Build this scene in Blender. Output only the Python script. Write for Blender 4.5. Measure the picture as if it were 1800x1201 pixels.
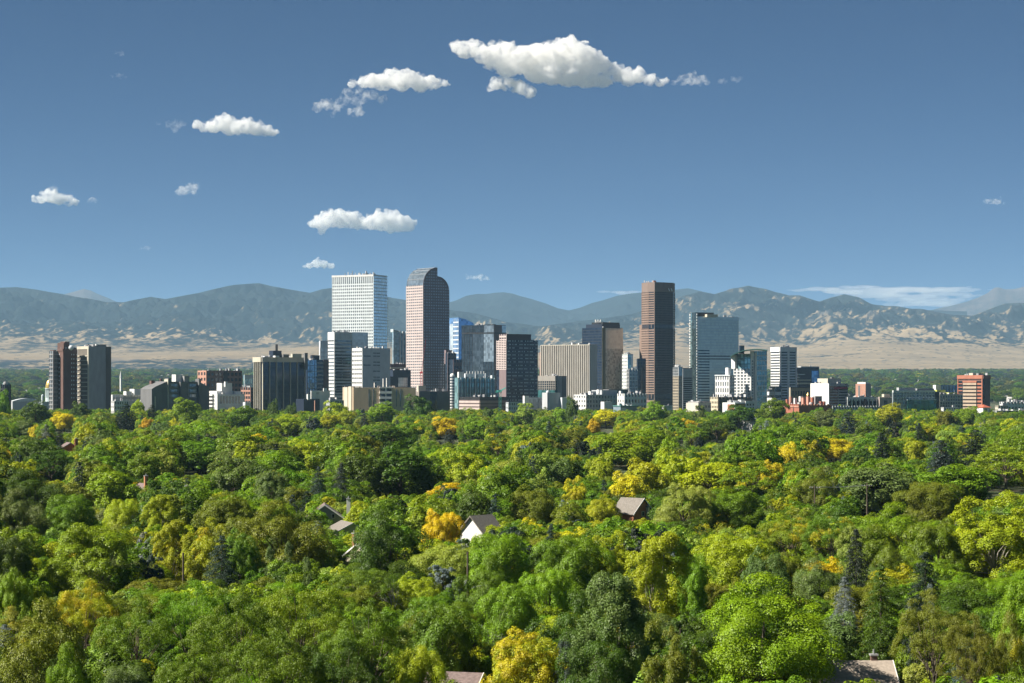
import bpy, bmesh, math, random
import numpy as np
from mathutils import Vector, Matrix

for o in list(bpy.data.objects):
    bpy.data.objects.remove(o, do_unlink=True)
scene = bpy.context.scene
COL = scene.collection
R = math.radians

# ---------------------------------------------------------------- camera
CAM_H, FPX, HOR = 36.0, 3500.0, 680.0        # eye height; focal length and horizon in photo pixels (1800 wide)
cd = bpy.data.cameras.new('camera')
cam = bpy.data.objects.new('camera', cd)
COL.objects.link(cam)
cam.location = (0, 0, CAM_H)
cam.rotation_euler = (R(90), 0, 0)
cd.sensor_width = 36.0
cd.lens = 36.0 * FPX / 1800.0
cd.shift_y = (HOR - 600.5) / 1800.0
cd.clip_start = 1.0
cd.clip_end = 200000.0
scene.camera = cam

# ---------------------------------------------------------------- sky and sun
SUN_AZ, SUN_EL = 76.0, 42.0                  # degrees left of the line behind the camera; height
sun_dir = Vector((-math.sin(R(SUN_AZ)) * math.cos(R(SUN_EL)), -math.cos(R(SUN_AZ)) * math.cos(R(SUN_EL)), math.sin(R(SUN_EL))))
world = bpy.data.worlds.new('World')
scene.world = world
world.use_nodes = True
wn = world.node_tree.nodes
wl = world.node_tree.links
bg = wn['Background']
sky = wn.new('ShaderNodeTexSky')
sky.sky_type = 'NISHITA'
sky.sun_disc = False
sky.sun_elevation = R(SUN_EL)
# sun_rotation is measured from +Y clockwise seen from above
sky.sun_rotation = math.atan2(sun_dir.x, sun_dir.y) % (2 * math.pi)
sky.altitude = 2600.0
sky.air_density = 0.5
sky.dust_density = 1.0
sky.ozone_density = 3.0
tint = wn.new('ShaderNodeMix'); tint.data_type = 'RGBA'; tint.blend_type = 'MULTIPLY'
tint.inputs[0].default_value = 1.0
wl.new(sky.outputs[0], tint.inputs[6])
tint.inputs[7].default_value = (0.12, 0.345, 0.56, 1.0)
wl.new(tint.outputs[2], bg.inputs[0])
bg.inputs[1].default_value = 0.05

sd = bpy.data.lights.new('sun', 'SUN')
sd.energy = 5.0
sd.angle = R(0.53)
sd.color = (1.0, 0.93, 0.82)
so = bpy.data.objects.new('sun', sd)
COL.objects.link(so)
so.rotation_euler = sun_dir.to_track_quat('Z', 'Y').to_euler()
so.location = (0, 0, 3000)

scene.view_settings.view_transform = 'Standard'
scene.view_settings.look = 'None'
scene.view_settings.exposure = 1.0
scene.view_settings.gamma = 1.0
scene.view_settings.use_curve_mapping = False
scene.render.engine = 'CYCLES'
cy = scene.cycles
cy.max_bounces = 16
cy.diffuse_bounces = 2
cy.glossy_bounces = 3
cy.transmission_bounces = 3
cy.volume_bounces = 16
cy.transparent_max_bounces = 8
cy.use_denoising = True
cy.sample_clamp_indirect = 6.0
cy.caustics_reflective = False
cy.caustics_refractive = False
scene.render.film_transparent = False

# ---------------------------------------------------------------- helpers
def PT(x, y, D):
    """the point at distance D that the photograph shows at pixel x, y"""
    return Vector(((x - 900.0) / FPX * D, D, CAM_H - (y - HOR) / FPX * D))

def newmat(name):
    m = bpy.data.materials.new(name)
    m.use_nodes = True
    nt = m.node_tree
    for n in list(nt.nodes):
        nt.nodes.remove(n)
    out = nt.nodes.new('ShaderNodeOutputMaterial')
    return m, nt, nt.nodes, nt.links, out

def tag(o, label=None, cat=None, group=None, kind=None):
    if label: o['label'] = label
    if cat: o['category'] = cat
    if group: o['group'] = group
    if kind: o['kind'] = kind
    return o

def link(name, mesh, mat=None, parent=None, kind=None):
    o = bpy.data.objects.new(name, mesh)
    COL.objects.link(o)
    if mat is not None and not mesh.materials:
        mesh.materials.append(mat)
    if parent is not None:
        o.parent = parent
    if kind: o['kind'] = kind
    return o

def empty(name, loc, rz=0.0):
    o = bpy.data.objects.new(name, None)
    COL.objects.link(o)
    o.location = loc
    o.rotation_euler = (0, 0, rz)
    o.empty_display_size = 1.0
    return o

def np_mesh(name, V, F, smooth=False):
    """V (n,3) floats, F (m,k) ints, k = 3 or 4"""
    V = np.asarray(V, dtype=np.float32); F = np.asarray(F, dtype=np.int32)
    k = F.shape[1]
    me = bpy.data.meshes.new(name)
    me.vertices.add(len(V)); me.vertices.foreach_set('co', V.ravel())
    me.loops.add(F.size); me.loops.foreach_set('vertex_index', F.ravel())
    me.polygons.add(len(F))
    me.polygons.foreach_set('loop_start', np.arange(0, F.size, k, dtype=np.int32))
    if smooth:
        me.polygons.foreach_set('use_smooth', np.ones(len(F), dtype=bool))
    me.update(calc_edges=True)
    me.validate()
    return me

def fattr(me, name, vals):
    a = me.attributes.new(name, 'FLOAT', 'POINT')
    a.data.foreach_set('value', np.asarray(vals, dtype=np.float32))

def _hash(ix, iy, seed):
    h = (ix.astype(np.int64) * 374761393 + iy.astype(np.int64) * 668265263 + seed * 2147483647) & 0xffffffff
    h = ((h ^ (h >> 13)) * 1274126177) & 0xffffffff
    return (h ^ (h >> 16)) & 0xffffffff

def pnoise(x, y, seed=0):
    x = np.asarray(x, float); y = np.asarray(y, float)
    ix = np.floor(x); iy = np.floor(y); fx = x - ix; fy = y - iy
    ix = ix.astype(np.int64); iy = iy.astype(np.int64)
    def g(ox, oy):
        a = _hash(ix + ox, iy + oy, seed) / 4294967296.0 * 2 * np.pi
        return np.cos(a) * (fx - ox) + np.sin(a) * (fy - oy)
    u = fx * fx * fx * (fx * (fx * 6 - 15) + 10); v = fy * fy * fy * (fy * (fy * 6 - 15) + 10)
    a = g(0, 0) * (1 - u) + g(1, 0) * u
    b = g(0, 1) * (1 - u) + g(1, 1) * u
    return (a * (1 - v) + b * v) * 1.5

def fbm(x, y, octv=5, seed=0, gain=0.5, ridged=False):
    s = 0; a = 1.0; t = 0
    for k in range(octv):
        n = pnoise(x * 2 ** k, y * 2 ** k, seed + 17 * k)
        if ridged: n = 1 - 2 * np.abs(n)
        s = s + a * n; t += a; a *= gain
    return s / t
# ---------------------------------------------------------------- ground, hills
def ramp(x, pts):
    return np.interp(x, [p[0] for p in pts], [p[1] for p in pts])

def ground_z(Y):
    return ramp(Y, [(-5000, 0), (4300, 0), (5500, 12), (8000, 58), (11000, 100), (14000, 118), (60000, 118)])

def ground_mat():
    m, nt, N, L, out = newmat('ground_soil_and_lawn')
    b = N.new('ShaderNodeBsdfPrincipled'); b.inputs['Roughness'].default_value = 0.95
    g = N.new('ShaderNodeNewGeometry')
    n1 = N.new('ShaderNodeTexNoise'); n1.inputs['Scale'].default_value = 0.05; n1.inputs['Detail'].default_value = 6
    n2 = N.new('ShaderNodeTexNoise'); n2.inputs['Scale'].default_value = 0.7; n2.inputs['Detail'].default_value = 4
    L.new(g.outputs['Position'], n1.inputs['Vector']); L.new(g.outputs['Position'], n2.inputs['Vector'])
    r = N.new('ShaderNodeValToRGB')
    r.color_ramp.elements[0].position = 0.36; r.color_ramp.elements[0].color = (0.10, 0.085, 0.055, 1)
    r.color_ramp.elements[1].position = 0.62; r.color_ramp.elements[1].color = (0.045, 0.075, 0.02, 1)
    e = r.color_ramp.elements.new(0.5); e.color = (0.06, 0.075, 0.03, 1)
    mx = N.new('ShaderNodeMath'); mx.operation = 'MULTIPLY_ADD'; mx.inputs[1].default_value = 0.4; mx.inputs[2].default_value = -0.2
    L.new(n2.outputs[0], mx.inputs[0])
    ad = N.new('ShaderNodeMath'); L.new(n1.outputs[0], ad.inputs[0]); L.new(mx.outputs[0], ad.inputs[1])
    L.new(ad.outputs[0], r.inputs[0]); L.new(r.outputs[0], b.inputs['Base Color']); L.new(b.outputs[0], out.inputs[0])
    return m

ys = np.concatenate([np.linspace(-3000, 3800, 12), np.linspace(4300, 16000, 30), np.linspace(18000, 52000, 10)])
xs = np.linspace(-26000, 26000, 41)
gx, gy = np.meshgrid(xs, ys)
V = np.stack([gx, gy, ground_z(gy)], -1).reshape(-1, 3)
nx = len(xs)
ii = np.arange((len(ys) - 1) * (nx - 1)); rr = ii // (nx - 1); cc = ii % (nx - 1)
F = np.stack([rr * nx + cc, rr * nx + cc + 1, (rr + 1) * nx + cc + 1, (rr + 1) * nx + cc], -1)
tag(link('ground', np_mesh('ground', V, F), ground_mat()), kind='structure')

def hill_mat(name, forest, grass, rock, lo=0.42, hi=0.6, fine=1.0):
    m, nt, N, L, out = newmat(name)
    b = N.new('ShaderNodeBsdfDiffuse')
    g = N.new('ShaderNodeNewGeometry')
    at = N.new('ShaderNodeAttribute'); at.attribute_name = 'grass'
    n1 = N.new('ShaderNodeTexNoise'); n1.inputs['Scale'].default_value = 0.0035 * fine; n1.inputs['Detail'].default_value = 8; n1.inputs['Roughness'].default_value = 0.62
    n2 = N.new('ShaderNodeTexNoise'); n2.inputs['Scale'].default_value = 0.011 * fine; n2.inputs['Detail'].default_value = 5; n2.inputs['Roughness'].default_value = 0.65
    vo = N.new('ShaderNodeTexVoronoi'); vo.inputs['Scale'].default_value = 0.013 * fine
    for n in (n1, n2, vo): L.new(g.outputs['Position'], n.inputs['Vector'])
    # cover = grass attribute + noise
    a1 = N.new('ShaderNodeMath'); a1.operation = 'MULTIPLY_ADD'; a1.inputs[1].default_value = 0.7; L.new(n1.outputs[0], a1.inputs[0]); L.new(at.outputs['Fac'], a1.inputs[2])
    a2 = N.new('ShaderNodeMath'); a2.operation = 'MULTIPLY_ADD'; a2.inputs[1].default_value = 1.1; L.new(n2.outputs[0], a2.inputs[0]); L.new(a1.outputs[0], a2.inputs[2])
    a3 = N.new('ShaderNodeMath'); a3.operation = 'SUBTRACT'; a3.inputs[1].default_value = 0.90; L.new(a2.outputs[0], a3.inputs[0])
    r = N.new('ShaderNodeValToRGB')
    cr = r.color_ramp
    cr.elements[0].position = lo; cr.elements[0].color = (*forest, 1)
    cr.elements[1].position = hi; cr.elements[1].color = (*grass, 1)
    L.new(a3.outputs[0], r.inputs[0])
    # lone trees dotted over the grass
    dt = N.new('ShaderNodeMath'); dt.operation = 'LESS_THAN'; dt.inputs[1].default_value = 0.27; L.new(vo.outputs['Distance'], dt.inputs[0])
    wv = N.new('ShaderNodeTexWhiteNoise'); L.new(vo.outputs['Position'], wv.inputs[0])
    dm = N.new('ShaderNodeMath'); dm.operation = 'LESS_THAN'; L.new(wv.outputs[0], dm.inputs[0])
    inv = N.new('ShaderNodeMath'); inv.operation = 'SUBTRACT'; inv.inputs[0].default_value = 1.3; L.new(at.outputs['Fac'], inv.inputs[1]); L.new(inv.outputs[0], dm.inputs[1])
    dd = N.new('ShaderNodeMath'); dd.operation = 'MULTIPLY'; L.new(dt.outputs[0], dd.inputs[0]); L.new(dm.outputs[0], dd.inputs[1])
    m1 = N.new('ShaderNodeMix'); m1.data_type = 'RGBA'; L.new(dd.outputs[0], m1.inputs[0]); L.new(r.outputs[0], m1.inputs[6]); m1.inputs[7].default_value = (*forest, 1)
    # bare rock on the steep faces
    ro = N.new('ShaderNodeAttribute'); ro.attribute_name = 'rock'
    m2 = N.new('ShaderNodeMix'); m2.data_type = 'RGBA'; L.new(ro.outputs['Fac'], m2.inputs[0]); L.new(m1.outputs[2], m2.inputs[6]); m2.inputs[7].default_value = (*rock, 1)
    n3 = N.new('ShaderNodeTexNoise'); n3.inputs['Scale'].default_value = 0.0016 * fine; n3.inputs['Detail'].default_value = 9; n3.inputs['Roughness'].default_value = 0.7
    mp = N.new('ShaderNodeMapping'); mp.inputs['Scale'].default_value = (1, 3.0, 3.0); L.new(g.outputs['Position'], mp.inputs[0]); L.new(mp.outputs[0], n3.inputs['Vector'])
    vr = N.new('ShaderNodeMapRange'); vr.inputs[1].default_value = 0.32; vr.inputs[2].default_value = 0.68; vr.inputs[3].default_value = 0.62; vr.inputs[4].default_value = 1.15; L.new(n3.outputs[0], vr.inputs[0])
    m3 = N.new('ShaderNodeMix'); m3.data_type = 'RGBA'; m3.blend_type = 'MULTIPLY'; m3.inputs[0].default_value = 1; L.new(m2.outputs[2], m3.inputs[6]); L.new(vr.outputs[0], m3.inputs[7])
    L.new(m3.outputs[2], b.inputs[0]); L.new(b.outputs[0], out.inputs[0])
    return m

CREST = [(-700, 500), (-400, 515), (-200, 498), (-80, 512), (0, 505), (30, 504), (60, 508), (100, 515), (130, 521), (160, 525), (190, 531), (215, 532), (240, 526),
    (265, 521), (290, 525), (320, 520), (350, 514), (380, 507), (410, 501), (440, 498), (455, 497), (480, 503), (520, 510), (545, 514),
    (565, 508), (585, 505), (640, 511), (690, 523), (730, 529), (790, 545), (840, 552), (890, 566), (950, 574), (1010, 566), (1060, 560), (1110, 552), (1160, 535),
    (1200, 520), (1230, 512), (1255, 517), (1285, 508), (1315, 502), (1345, 507), (1360, 512), (1387, 519), (1407, 520), (1440, 530), (1460, 523),
    (1483, 517), (1510, 523), (1533, 535), (1555, 538), (1575, 538), (1603, 543), (1620, 543), (1643, 548), (1667, 553), (1710, 555), (1733, 545), (1767, 533),
    (1800, 532), (1860, 540), (1950, 520), (2100, 535), (2300, 510), (2500, 520)]
# curves of the land at several distances, read as photo rows (x, y)
LAYERS = [
    (12500, [(-700, 672), (2500, 676)]),
    (13600, [(-700, 668), (0, 668), (600, 666), (1100, 668), (1300, 668), (1800, 671), (2500, 671)]),
    (14600, [(-700, 660), (0, 655), (300, 650), (600, 655), (900, 660), (1150, 658), (1300, 660), (1500, 662), (1800, 664), (2500, 664)]),
    (15200, [(-700, 640), (0, 636), (150, 638), (300, 634), (450, 634), (560, 640), (700, 645), (900, 650), (1200, 645), (1400, 652), (1600, 654), (1800, 654), (2500, 650)]),
    (15450, [(-700, 630), (0, 629), (200, 628), (330, 627), (450, 627), (520, 632), (600, 632), (900, 645), (1200, 640), (1400, 648), (1600, 650), (1800, 650), (2500, 646)]),
    (17200, [(-700, 626), (0, 627), (280, 623), (460, 618), (560, 613), (700, 618), (900, 630), (1150, 622), (1300, 632), (1420, 634), (1550, 634), (1700, 638), (1800, 640), (2500, 636)]),
    (18400, [(-700, 610), (0, 612), (200, 612), (400, 612), (560, 606), (900, 612), (1200, 604), (1300, 618), (1400, 622), (1500, 612), (1560, 608), (1700, 618), (1800, 624), (2500, 620)]),
    (19800, [(-700, 584), (0, 582), (70, 590), (150, 580), (210, 593), (300, 590), (350, 587), (430, 600), (500, 601), (560, 602), (700, 596), (850, 590), (950, 600), (1100, 590), (1200, 582), (1300, 592), (1400, 596), (1460, 585), (1560, 588), (1680, 590), (1800, 596), (2500, 590)]),
    (21500, [(-700, 556), (0, 560), (100, 563), (200, 572), (300, 566), (400, 560), (560, 570), (700, 572), (850, 580), (950, 588), (1100, 574), (1200, 556), (1270, 548), (1330, 540), (1400, 542), (1480, 552), (1560, 560), (1680, 566), (1800, 570), (2500, 560)]),
]
def terrain(name, layers, crest, dc, dend, yend, nxg, nyg, amp, seed, grass_fn, mat, xr=(-620, 2420), rough=1.0):
    us = np.linspace(xr[0], xr[1], nxg)
    d0 = layers[0][0] if layers else dc - 3500
    ds = np.concatenate([np.linspace(d0, dc, nyg), np.linspace(dc + 120, dend, 10)]) if not layers else np.concatenate([np.linspace(d0, 18000, nyg // 3), np.linspace(18030, dc, nyg - nyg // 3), np.linspace(dc + 120, dend, 10)])
    U, D = np.meshgrid(us, ds)
    X = (U - 900) / FPX * D
    knots = [(d, lambda u, p=p: ramp(u, p)) for d, p in layers]
    cw = lambda u: ramp(u, crest)
    # a meandering crest line
    if not layers: knots.append((d0, lambda u: 0 * u + 655.0))
    knots.append((dc, cw))
    hs = np.stack([CAM_H - (k[1](us) - HOR) / FPX * k[0] for k in knots])
    dk = np.array([k[0] for k in knots], float)
    Z = np.empty_like(U)
    nf = nyg
    for j in range(len(us)):
        Z[:, j] = np.interp(ds, list(dk) + [dend], list(hs[:, j]) + [yend])
    # smooth kinks along the depth a little, keep the mesa edge
    rel = np.clip((D - 17500) / (dc - 17500), 0, 1) if layers else np.ones_like(D)
    fade = np.clip((dc - D) / 900, 0, 1)
    wx = X + 500 * fbm(X / 2600, D / 2600, 3, seed + 5); wy = D + 500 * fbm(X / 2600, D / 2600, 3, seed + 9)
    rid = fbm(wx / 1150, wy / 1700, 7, seed, 0.52, True)
    fin = fbm(wx / 330, wy / 420, 5, seed + 31, 0.6)
    a = amp * np.where(D > 17500, 0.12 + 0.88 * rel, 0.05)
    a = a * (0.02 + 0.98 * fade)
    if layers: a = a * np.clip((D - 18300) / 1800, .12, 1)
    Z = Z + a * (rid - 0.25) * 0.8 * rough + a * 0.62 * fin * rough
    if layers:
        low = np.clip(1 - np.abs(D - 15100) / 700, 0, 1)
        Z = Z + low * 16 * fbm(X / 260, D / 260, 4, seed + 3)
    zm = CAM_H - (cw(U) + 1.0 - HOR) / FPX * D      # spurs stay below the main crest
    Z = np.where(Z > zm, zm + (Z - zm) * .06, Z)
    V = np.stack([X, D, Z], -1).reshape(-1, 3)
    n = len(us); m = len(ds)
    ii = np.arange((m - 1) * (n - 1)); r_ = ii // (n - 1); c_ = ii % (n - 1)
    F = np.stack([r_ * n + c_, r_ * n + c_ + 1, (r_ + 1) * n + c_ + 1, (r_ + 1) * n + c_], -1)
    me = np_mesh(name, V, F, smooth=True)
    Y_img = HOR - (Z - CAM_H) / D * FPX
    gr, rk = grass_fn(U, D, Y_img, X, Z, rid, fin)
    fattr(me, 'grass', np.clip(gr, 0, 1).ravel()); fattr(me, 'rock', np.clip(rk, 0, 1).ravel())
    return tag(link(name, me, mat), kind='structure')

def front_cover(U, D, Y, X, Z, rid, fin):
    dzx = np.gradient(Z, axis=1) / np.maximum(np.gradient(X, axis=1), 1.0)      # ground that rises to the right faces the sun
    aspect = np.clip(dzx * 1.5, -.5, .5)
    rt = np.clip((U - 1120) / 160, 0, 1)                                        # 0 over the mesa, 1 over the open apron
    lo_l = ramp(D, [(12500, .45), (14400, .5), (15200, .42), (15500, 1.0), (17300, 1.0), (17700, .55), (19600, .42), (20600, .08), (24000, .0)])
    lo_r = ramp(D, [(12500, .9), (17600, .98), (18500, .8), (19300, .42), (20400, .2), (24000, .08)])
    g = lo_l * (1 - rt) + lo_r * rt
    hi = np.clip((D - 17600) / 1500, 0, 1)
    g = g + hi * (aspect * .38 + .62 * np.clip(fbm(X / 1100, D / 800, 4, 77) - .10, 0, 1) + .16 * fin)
    g = g + hi * rt * .22 * np.clip(.2 + fin * 1.4, 0, 1)
    g = g - rt * (1 - hi) * 1.6 * np.clip(fbm(X / 2200, D / 330, 4, 91) - .16, 0, .5) - rt * (1 - hi) * .25 * np.clip(fbm(X / 300, D / 300, 3, 13), 0, 1)
    rk = np.clip(1 - np.abs(D - 15290) / 170, 0, 1) * np.clip(.25 + 1.8 * fbm(X / 420, D / 700, 3, 8), 0, 1) * (1 - rt)
    rk = rk + .7 * np.clip((fin - .15) * 3, 0, 1) * rt * np.clip((D - 19500) / 1200, 0, 1)
    return g, rk
M_front = hill_mat('front_range_cover', (0.017, 0.023, 0.022), (0.30, 0.225, 0.13), (0.12, 0.11, 0.105), 0.42, 0.60)
terrain('mountains_front', LAYERS, CREST, 24000, 27500, 300, 1150, 330, 400, 3, front_cover, M_front)

MID = [(-300, 560), (500, 560), (640, 552), (720, 540), (780, 533), (800, 528), (820, 519), (838, 516), (855, 516), (870, 514), (885, 513), (900, 515), (912, 519), (935, 525),
       (960, 533), (980, 541), (1000, 545), (1020, 540), (1040, 532), (1060, 527), (1085, 519), (1110, 515), (1135, 513), (1155, 512), (1190, 508), (1210, 506), (1240, 513), (1270, 519), (1330, 522), (1500, 540), (2100, 560)]
def mid_cover(U, D, Y, X, Z, rid, fin):
    return 0.02 + 0.2 * np.clip(fbm(X / 900, D / 900, 3, 7) - 0.1, 0, 1), 0 * U
M_mid = hill_mat('middle_range_cover', (0.018, 0.024, 0.024), (0.28, 0.23, 0.15), (0.2, 0.18, 0.16), 0.40, 0.62)
terrain('mountains_middle', [], MID, 30000, 32500, 300, 420, 60, 200, 11, mid_cover, M_mid, xr=(300, 1700))

FARL = [(-200, 545), (60, 540), (95, 523), (115, 516), (130, 512), (147, 507), (160, 510), (172, 516), (190, 523), (205, 530), (240, 540), (300, 555)]
FARR = [(1560, 560), (1620, 549), (1650, 541), (1675, 536), (1700, 529), (1720, 522), (1735, 515), (1748, 505), (1755, 504), (1767, 508), (1785, 507), (1800, 503), (1830, 496), (1880, 505), (1960, 520), (2100, 540), (2300, 560)]
def far_cover(U, D, Y, X, Z, rid, fin):
    return 0.55 + 0 * U, np.clip((HOR - Y - 150) / 20, 0, 1)
M_far = hill_mat('far_peak_cover', (0.04, 0.038, 0.036), (0.11, 0.085, 0.07), (0.12, 0.095, 0.085), 0.4, 0.62, 0.7)
terrain('mountain_far_west', [], FARL, 37000, 38500, 400, 160, 40, 130, 21, far_cover, M_far, xr=(-160, 290))
terrain('mountain_far_north', [], FARR, 37000, 38500, 400, 200, 40, 130, 27, far_cover, M_far, xr=(1560, 2300))

# ---------------------------------------------------------------- the air: haze box
HAZE_TOP = 2150.0
hz = bpy.data.meshes.new('haze')
x0, x1, y0, y1, z0, z1 = -27000, 27000, -3500, 53000, -40, HAZE_TOP
hz.from_pydata([(x0, y0, z0), (x1, y0, z0), (x1, y1, z0), (x0, y1, z0), (x0, y0, z1), (x1, y0, z1), (x1, y1, z1), (x0, y1, z1)], [],
               [(0, 3, 2, 1), (4, 5, 6, 7), (0, 1, 5, 4), (1, 2, 6, 5), (2, 3, 7, 6), (3, 0, 4, 7)])
m, nt, N, L, out = newmat('haze_air')
pv = N.new('ShaderNodeVolumePrincipled')
pv.inputs['Color'].default_value = (0.43, 0.715, 1.0, 1)
pv.inputs['Density'].default_value = 2.15e-5
pv.inputs['Anisotropy'].default_value = 0.0
L.new(pv.outputs[0], out.inputs['Volume'])
tag(link('haze', hz, m), kind='stuff')
# ---------------------------------------------------------------- building kit
_mats = {}
def paint(name, col, rough=0.8, var=0.12, scale=0.25, metal=0.0):
    """masonry, concrete, metal panel: base colour with soft panel-to-panel and weather variation"""
    if name in _mats: return _mats[name]
    m, nt, N, L, out = newmat(name)
    b = N.new('ShaderNodeBsdfPrincipled'); b.inputs['Roughness'].default_value = rough; b.inputs['Metallic'].default_value = metal
    g = N.new('ShaderNodeNewGeometry')
    n = N.new('ShaderNodeTexNoise'); n.inputs['Scale'].default_value = scale; n.inputs['Detail'].default_value = 5
    mp = N.new('ShaderNodeMapping'); mp.inputs['Scale'].default_value = (1, 1, 0.35)
    L.new(g.outputs['Position'], mp.inputs[0]); L.new(mp.outputs[0], n.inputs['Vector'])
    mr = N.new('ShaderNodeMapRange'); mr.inputs[1].default_value = 0.3; mr.inputs[2].default_value = 0.7
    mr.inputs[3].default_value = 1 - var; mr.inputs[4].default_value = 1 + var * 0.6
    L.new(n.outputs[0], mr.inputs[0])
    mx = N.new('ShaderNodeMix'); mx.data_type = 'RGBA'; mx.blend_type = 'MULTIPLY'; mx.inputs[0].default_value = 1
    mx.inputs[6].default_value = (*col, 1); L.new(mr.outputs[0], mx.inputs[7])
    L.new(mx.outputs[2], b.inputs['Base Color']); L.new(b.outputs[0], out.inputs[0])
    _mats[name] = m
    return m

def glass(name, col, metal=0.55, rough=0.06, cell=(3.0, 3.0, 3.7), tilt=0.012, var=0.45):
    """window glass: tinted, mirror-like, every pane a little different in tone and tilt"""
    if name in _mats: return _mats[name]
    m, nt, N, L, out = newmat(name)
    b = N.new('ShaderNodeBsdfPrincipled'); b.inputs['Roughness'].default_value = rough; b.inputs['Metallic'].default_value = metal
    b.inputs['IOR'].default_value = 1.6
    g = N.new('ShaderNodeNewGeometry')
    sn = N.new('ShaderNodeVectorMath'); sn.operation = 'SNAP'; sn.inputs[1].default_value = cell
    L.new(g.outputs['Position'], sn.inputs[0])
    wn_ = N.new('ShaderNodeTexWhiteNoise'); L.new(sn.outputs[0], wn_.inputs[0])
    mr = N.new('ShaderNodeMapRange'); mr.inputs[3].default_value = 1 - var; mr.inputs[4].default_value = 1 + var * 0.5
    L.new(wn_.outputs['Value'], mr.inputs[0])
    mx = N.new('ShaderNodeMix'); mx.data_type = 'RGBA'; mx.blend_type = 'MULTIPLY'; mx.inputs[0].default_value = 1
    mx.inputs[6].default_value = (*col, 1); L.new(mr.outputs[0], mx.inputs[7])
    L.new(mx.outputs[2], b.inputs['Base Color'])
    v1 = N.new('ShaderNodeVectorMath'); v1.operation = 'SUBTRACT'; v1.inputs[1].default_value = (.5, .5, .5); L.new(wn_.outputs['Color'], v1.inputs[0])
    v2 = N.new('ShaderNodeVectorMath'); v2.operation = 'SCALE'; v2.inputs['Scale'].default_value = tilt; L.new(v1.outputs[0], v2.inputs[0])
    v3 = N.new('ShaderNodeVectorMath'); v3.operation = 'ADD'; L.new(g.outputs['Normal'], v3.inputs[0]); L.new(v2.outputs[0], v3.inputs[1])
    v4 = N.new('ShaderNodeVectorMath'); v4.operation = 'NORMALIZE'; L.new(v3.outputs[0], v4.inputs[0])
    L.new(v4.outputs[0], b.inputs['Normal'])
    L.new(b.outputs[0], out.inputs[0])
    _mats[name] = m
    return m

class Buf:
    def __init__(s): s.v = []; s.f = []
    def box(s, O, t, n, u0, u1, z0, z1, d0, d1):
        k = len(s.v)
        for d in (d0, d1):
            for z in (z0, z1):
                for u in (u0, u1):
                    s.v.append((O[0] + t[0] * u + n[0] * d, O[1] + t[1] * u + n[1] * d, z))
        # order: d0:(z0u0,z0u1,z1u0,z1u1) d1:(...)
        fs = [(0, 1, 3, 2), (4, 6, 7, 5), (0, 4, 5, 1), (2, 3, 7, 6), (0, 2, 6, 4), (1, 5, 7, 3)]
        cross = t[0] * n[1] - t[1] * n[0]
        flip = (cross * (u1 - u0) * (d1 - d0) * (z1 - z0)) > 0
        for f in fs:
            f = f[::-1] if flip else f
            s.f.append(tuple(k + i for i in f))
    def prism(s, O, t, n, prof, d0, d1):
        k = len(s.v); m = len(prof)
        for d in (d0, d1):
            for (u, z) in prof:
                s.v.append((O[0] + t[0] * u + n[0] * d, O[1] + t[1] * u + n[1] * d, z))
        s.f.append(tuple(range(k, k + m))); s.f.append(tuple(range(k + 2 * m - 1, k + m - 1, -1)))
        for i in range(m):
            j = (i + 1) % m
            s.f.append((k + i, k + m + i, k + m + j, k + j))
    def cyl(s, c, r0, r1, z0, z1, n=20):
        k = len(s.v)
        for (r, z) in ((r0, z0), (r1, z1)):
            for i in range(n):
                a = 2 * math.pi * i / n
                s.v.append((c[0] + r * math.cos(a), c[1] + r * math.sin(a), z))
        for i in range(n):
            j = (i + 1) % n
            s.f.append((k + i, k + j, k + n + j, k + n + i))
        s.f.append(tuple(range(k + n - 1, k - 1, -1))); s.f.append(tuple(range(k + n, k + 2 * n)))
    def lathe(s, c, prof, n=24):
        k = len(s.v); m = len(prof)
        for (r, z) in prof:
            for i in range(n):
                a = 2 * math.pi * i / n
                s.v.append((c[0] + r * math.cos(a), c[1] + r * math.sin(a), z))
        for q in range(m - 1):
            for i in range(n):
                j = (i + 1) % n
                s.f.append((k + q * n + i, k + q * n + j, k + (q + 1) * n + j, k + (q + 1) * n + i))
    def tube(s, a, b, r0, r1=None, n=6):
        r1 = r0 if r1 is None else r1
        a = Vector(a); b = Vector(b); d = (b - a).normalized()
        x = d.orthogonal().normalized(); y = d.cross(x)
        k = len(s.v)
        for (p, r) in ((a, r0), (b, r1)):
            for i in range(n):
                q = 2 * math.pi * i / n
                s.v.append(tuple(p + x * r * math.cos(q) + y * r * math.sin(q)))
        for i in range(n):
            j = (i + 1) % n
            s.f.append((k + i, k + j, k + n + j, k + n + i))
        s.f.append(tuple(range(k + n - 1, k - 1, -1))); s.f.append(tuple(range(k + n, k + 2 * n)))
    def mesh(s, name, off=(0, 0, 0), recalc=False):
        me = bpy.data.meshes.new(name)
        me.from_pydata([(v[0] - off[0], v[1] - off[1], v[2] - off[2]) for v in s.v], [], s.f)
        if recalc:
            bm = bmesh.new(); bm.from_mesh(me); bmesh.ops.recalc_face_normals(bm, faces=bm.faces); bm.to_mesh(me); bm.free()
        me.update()
        return me

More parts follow.
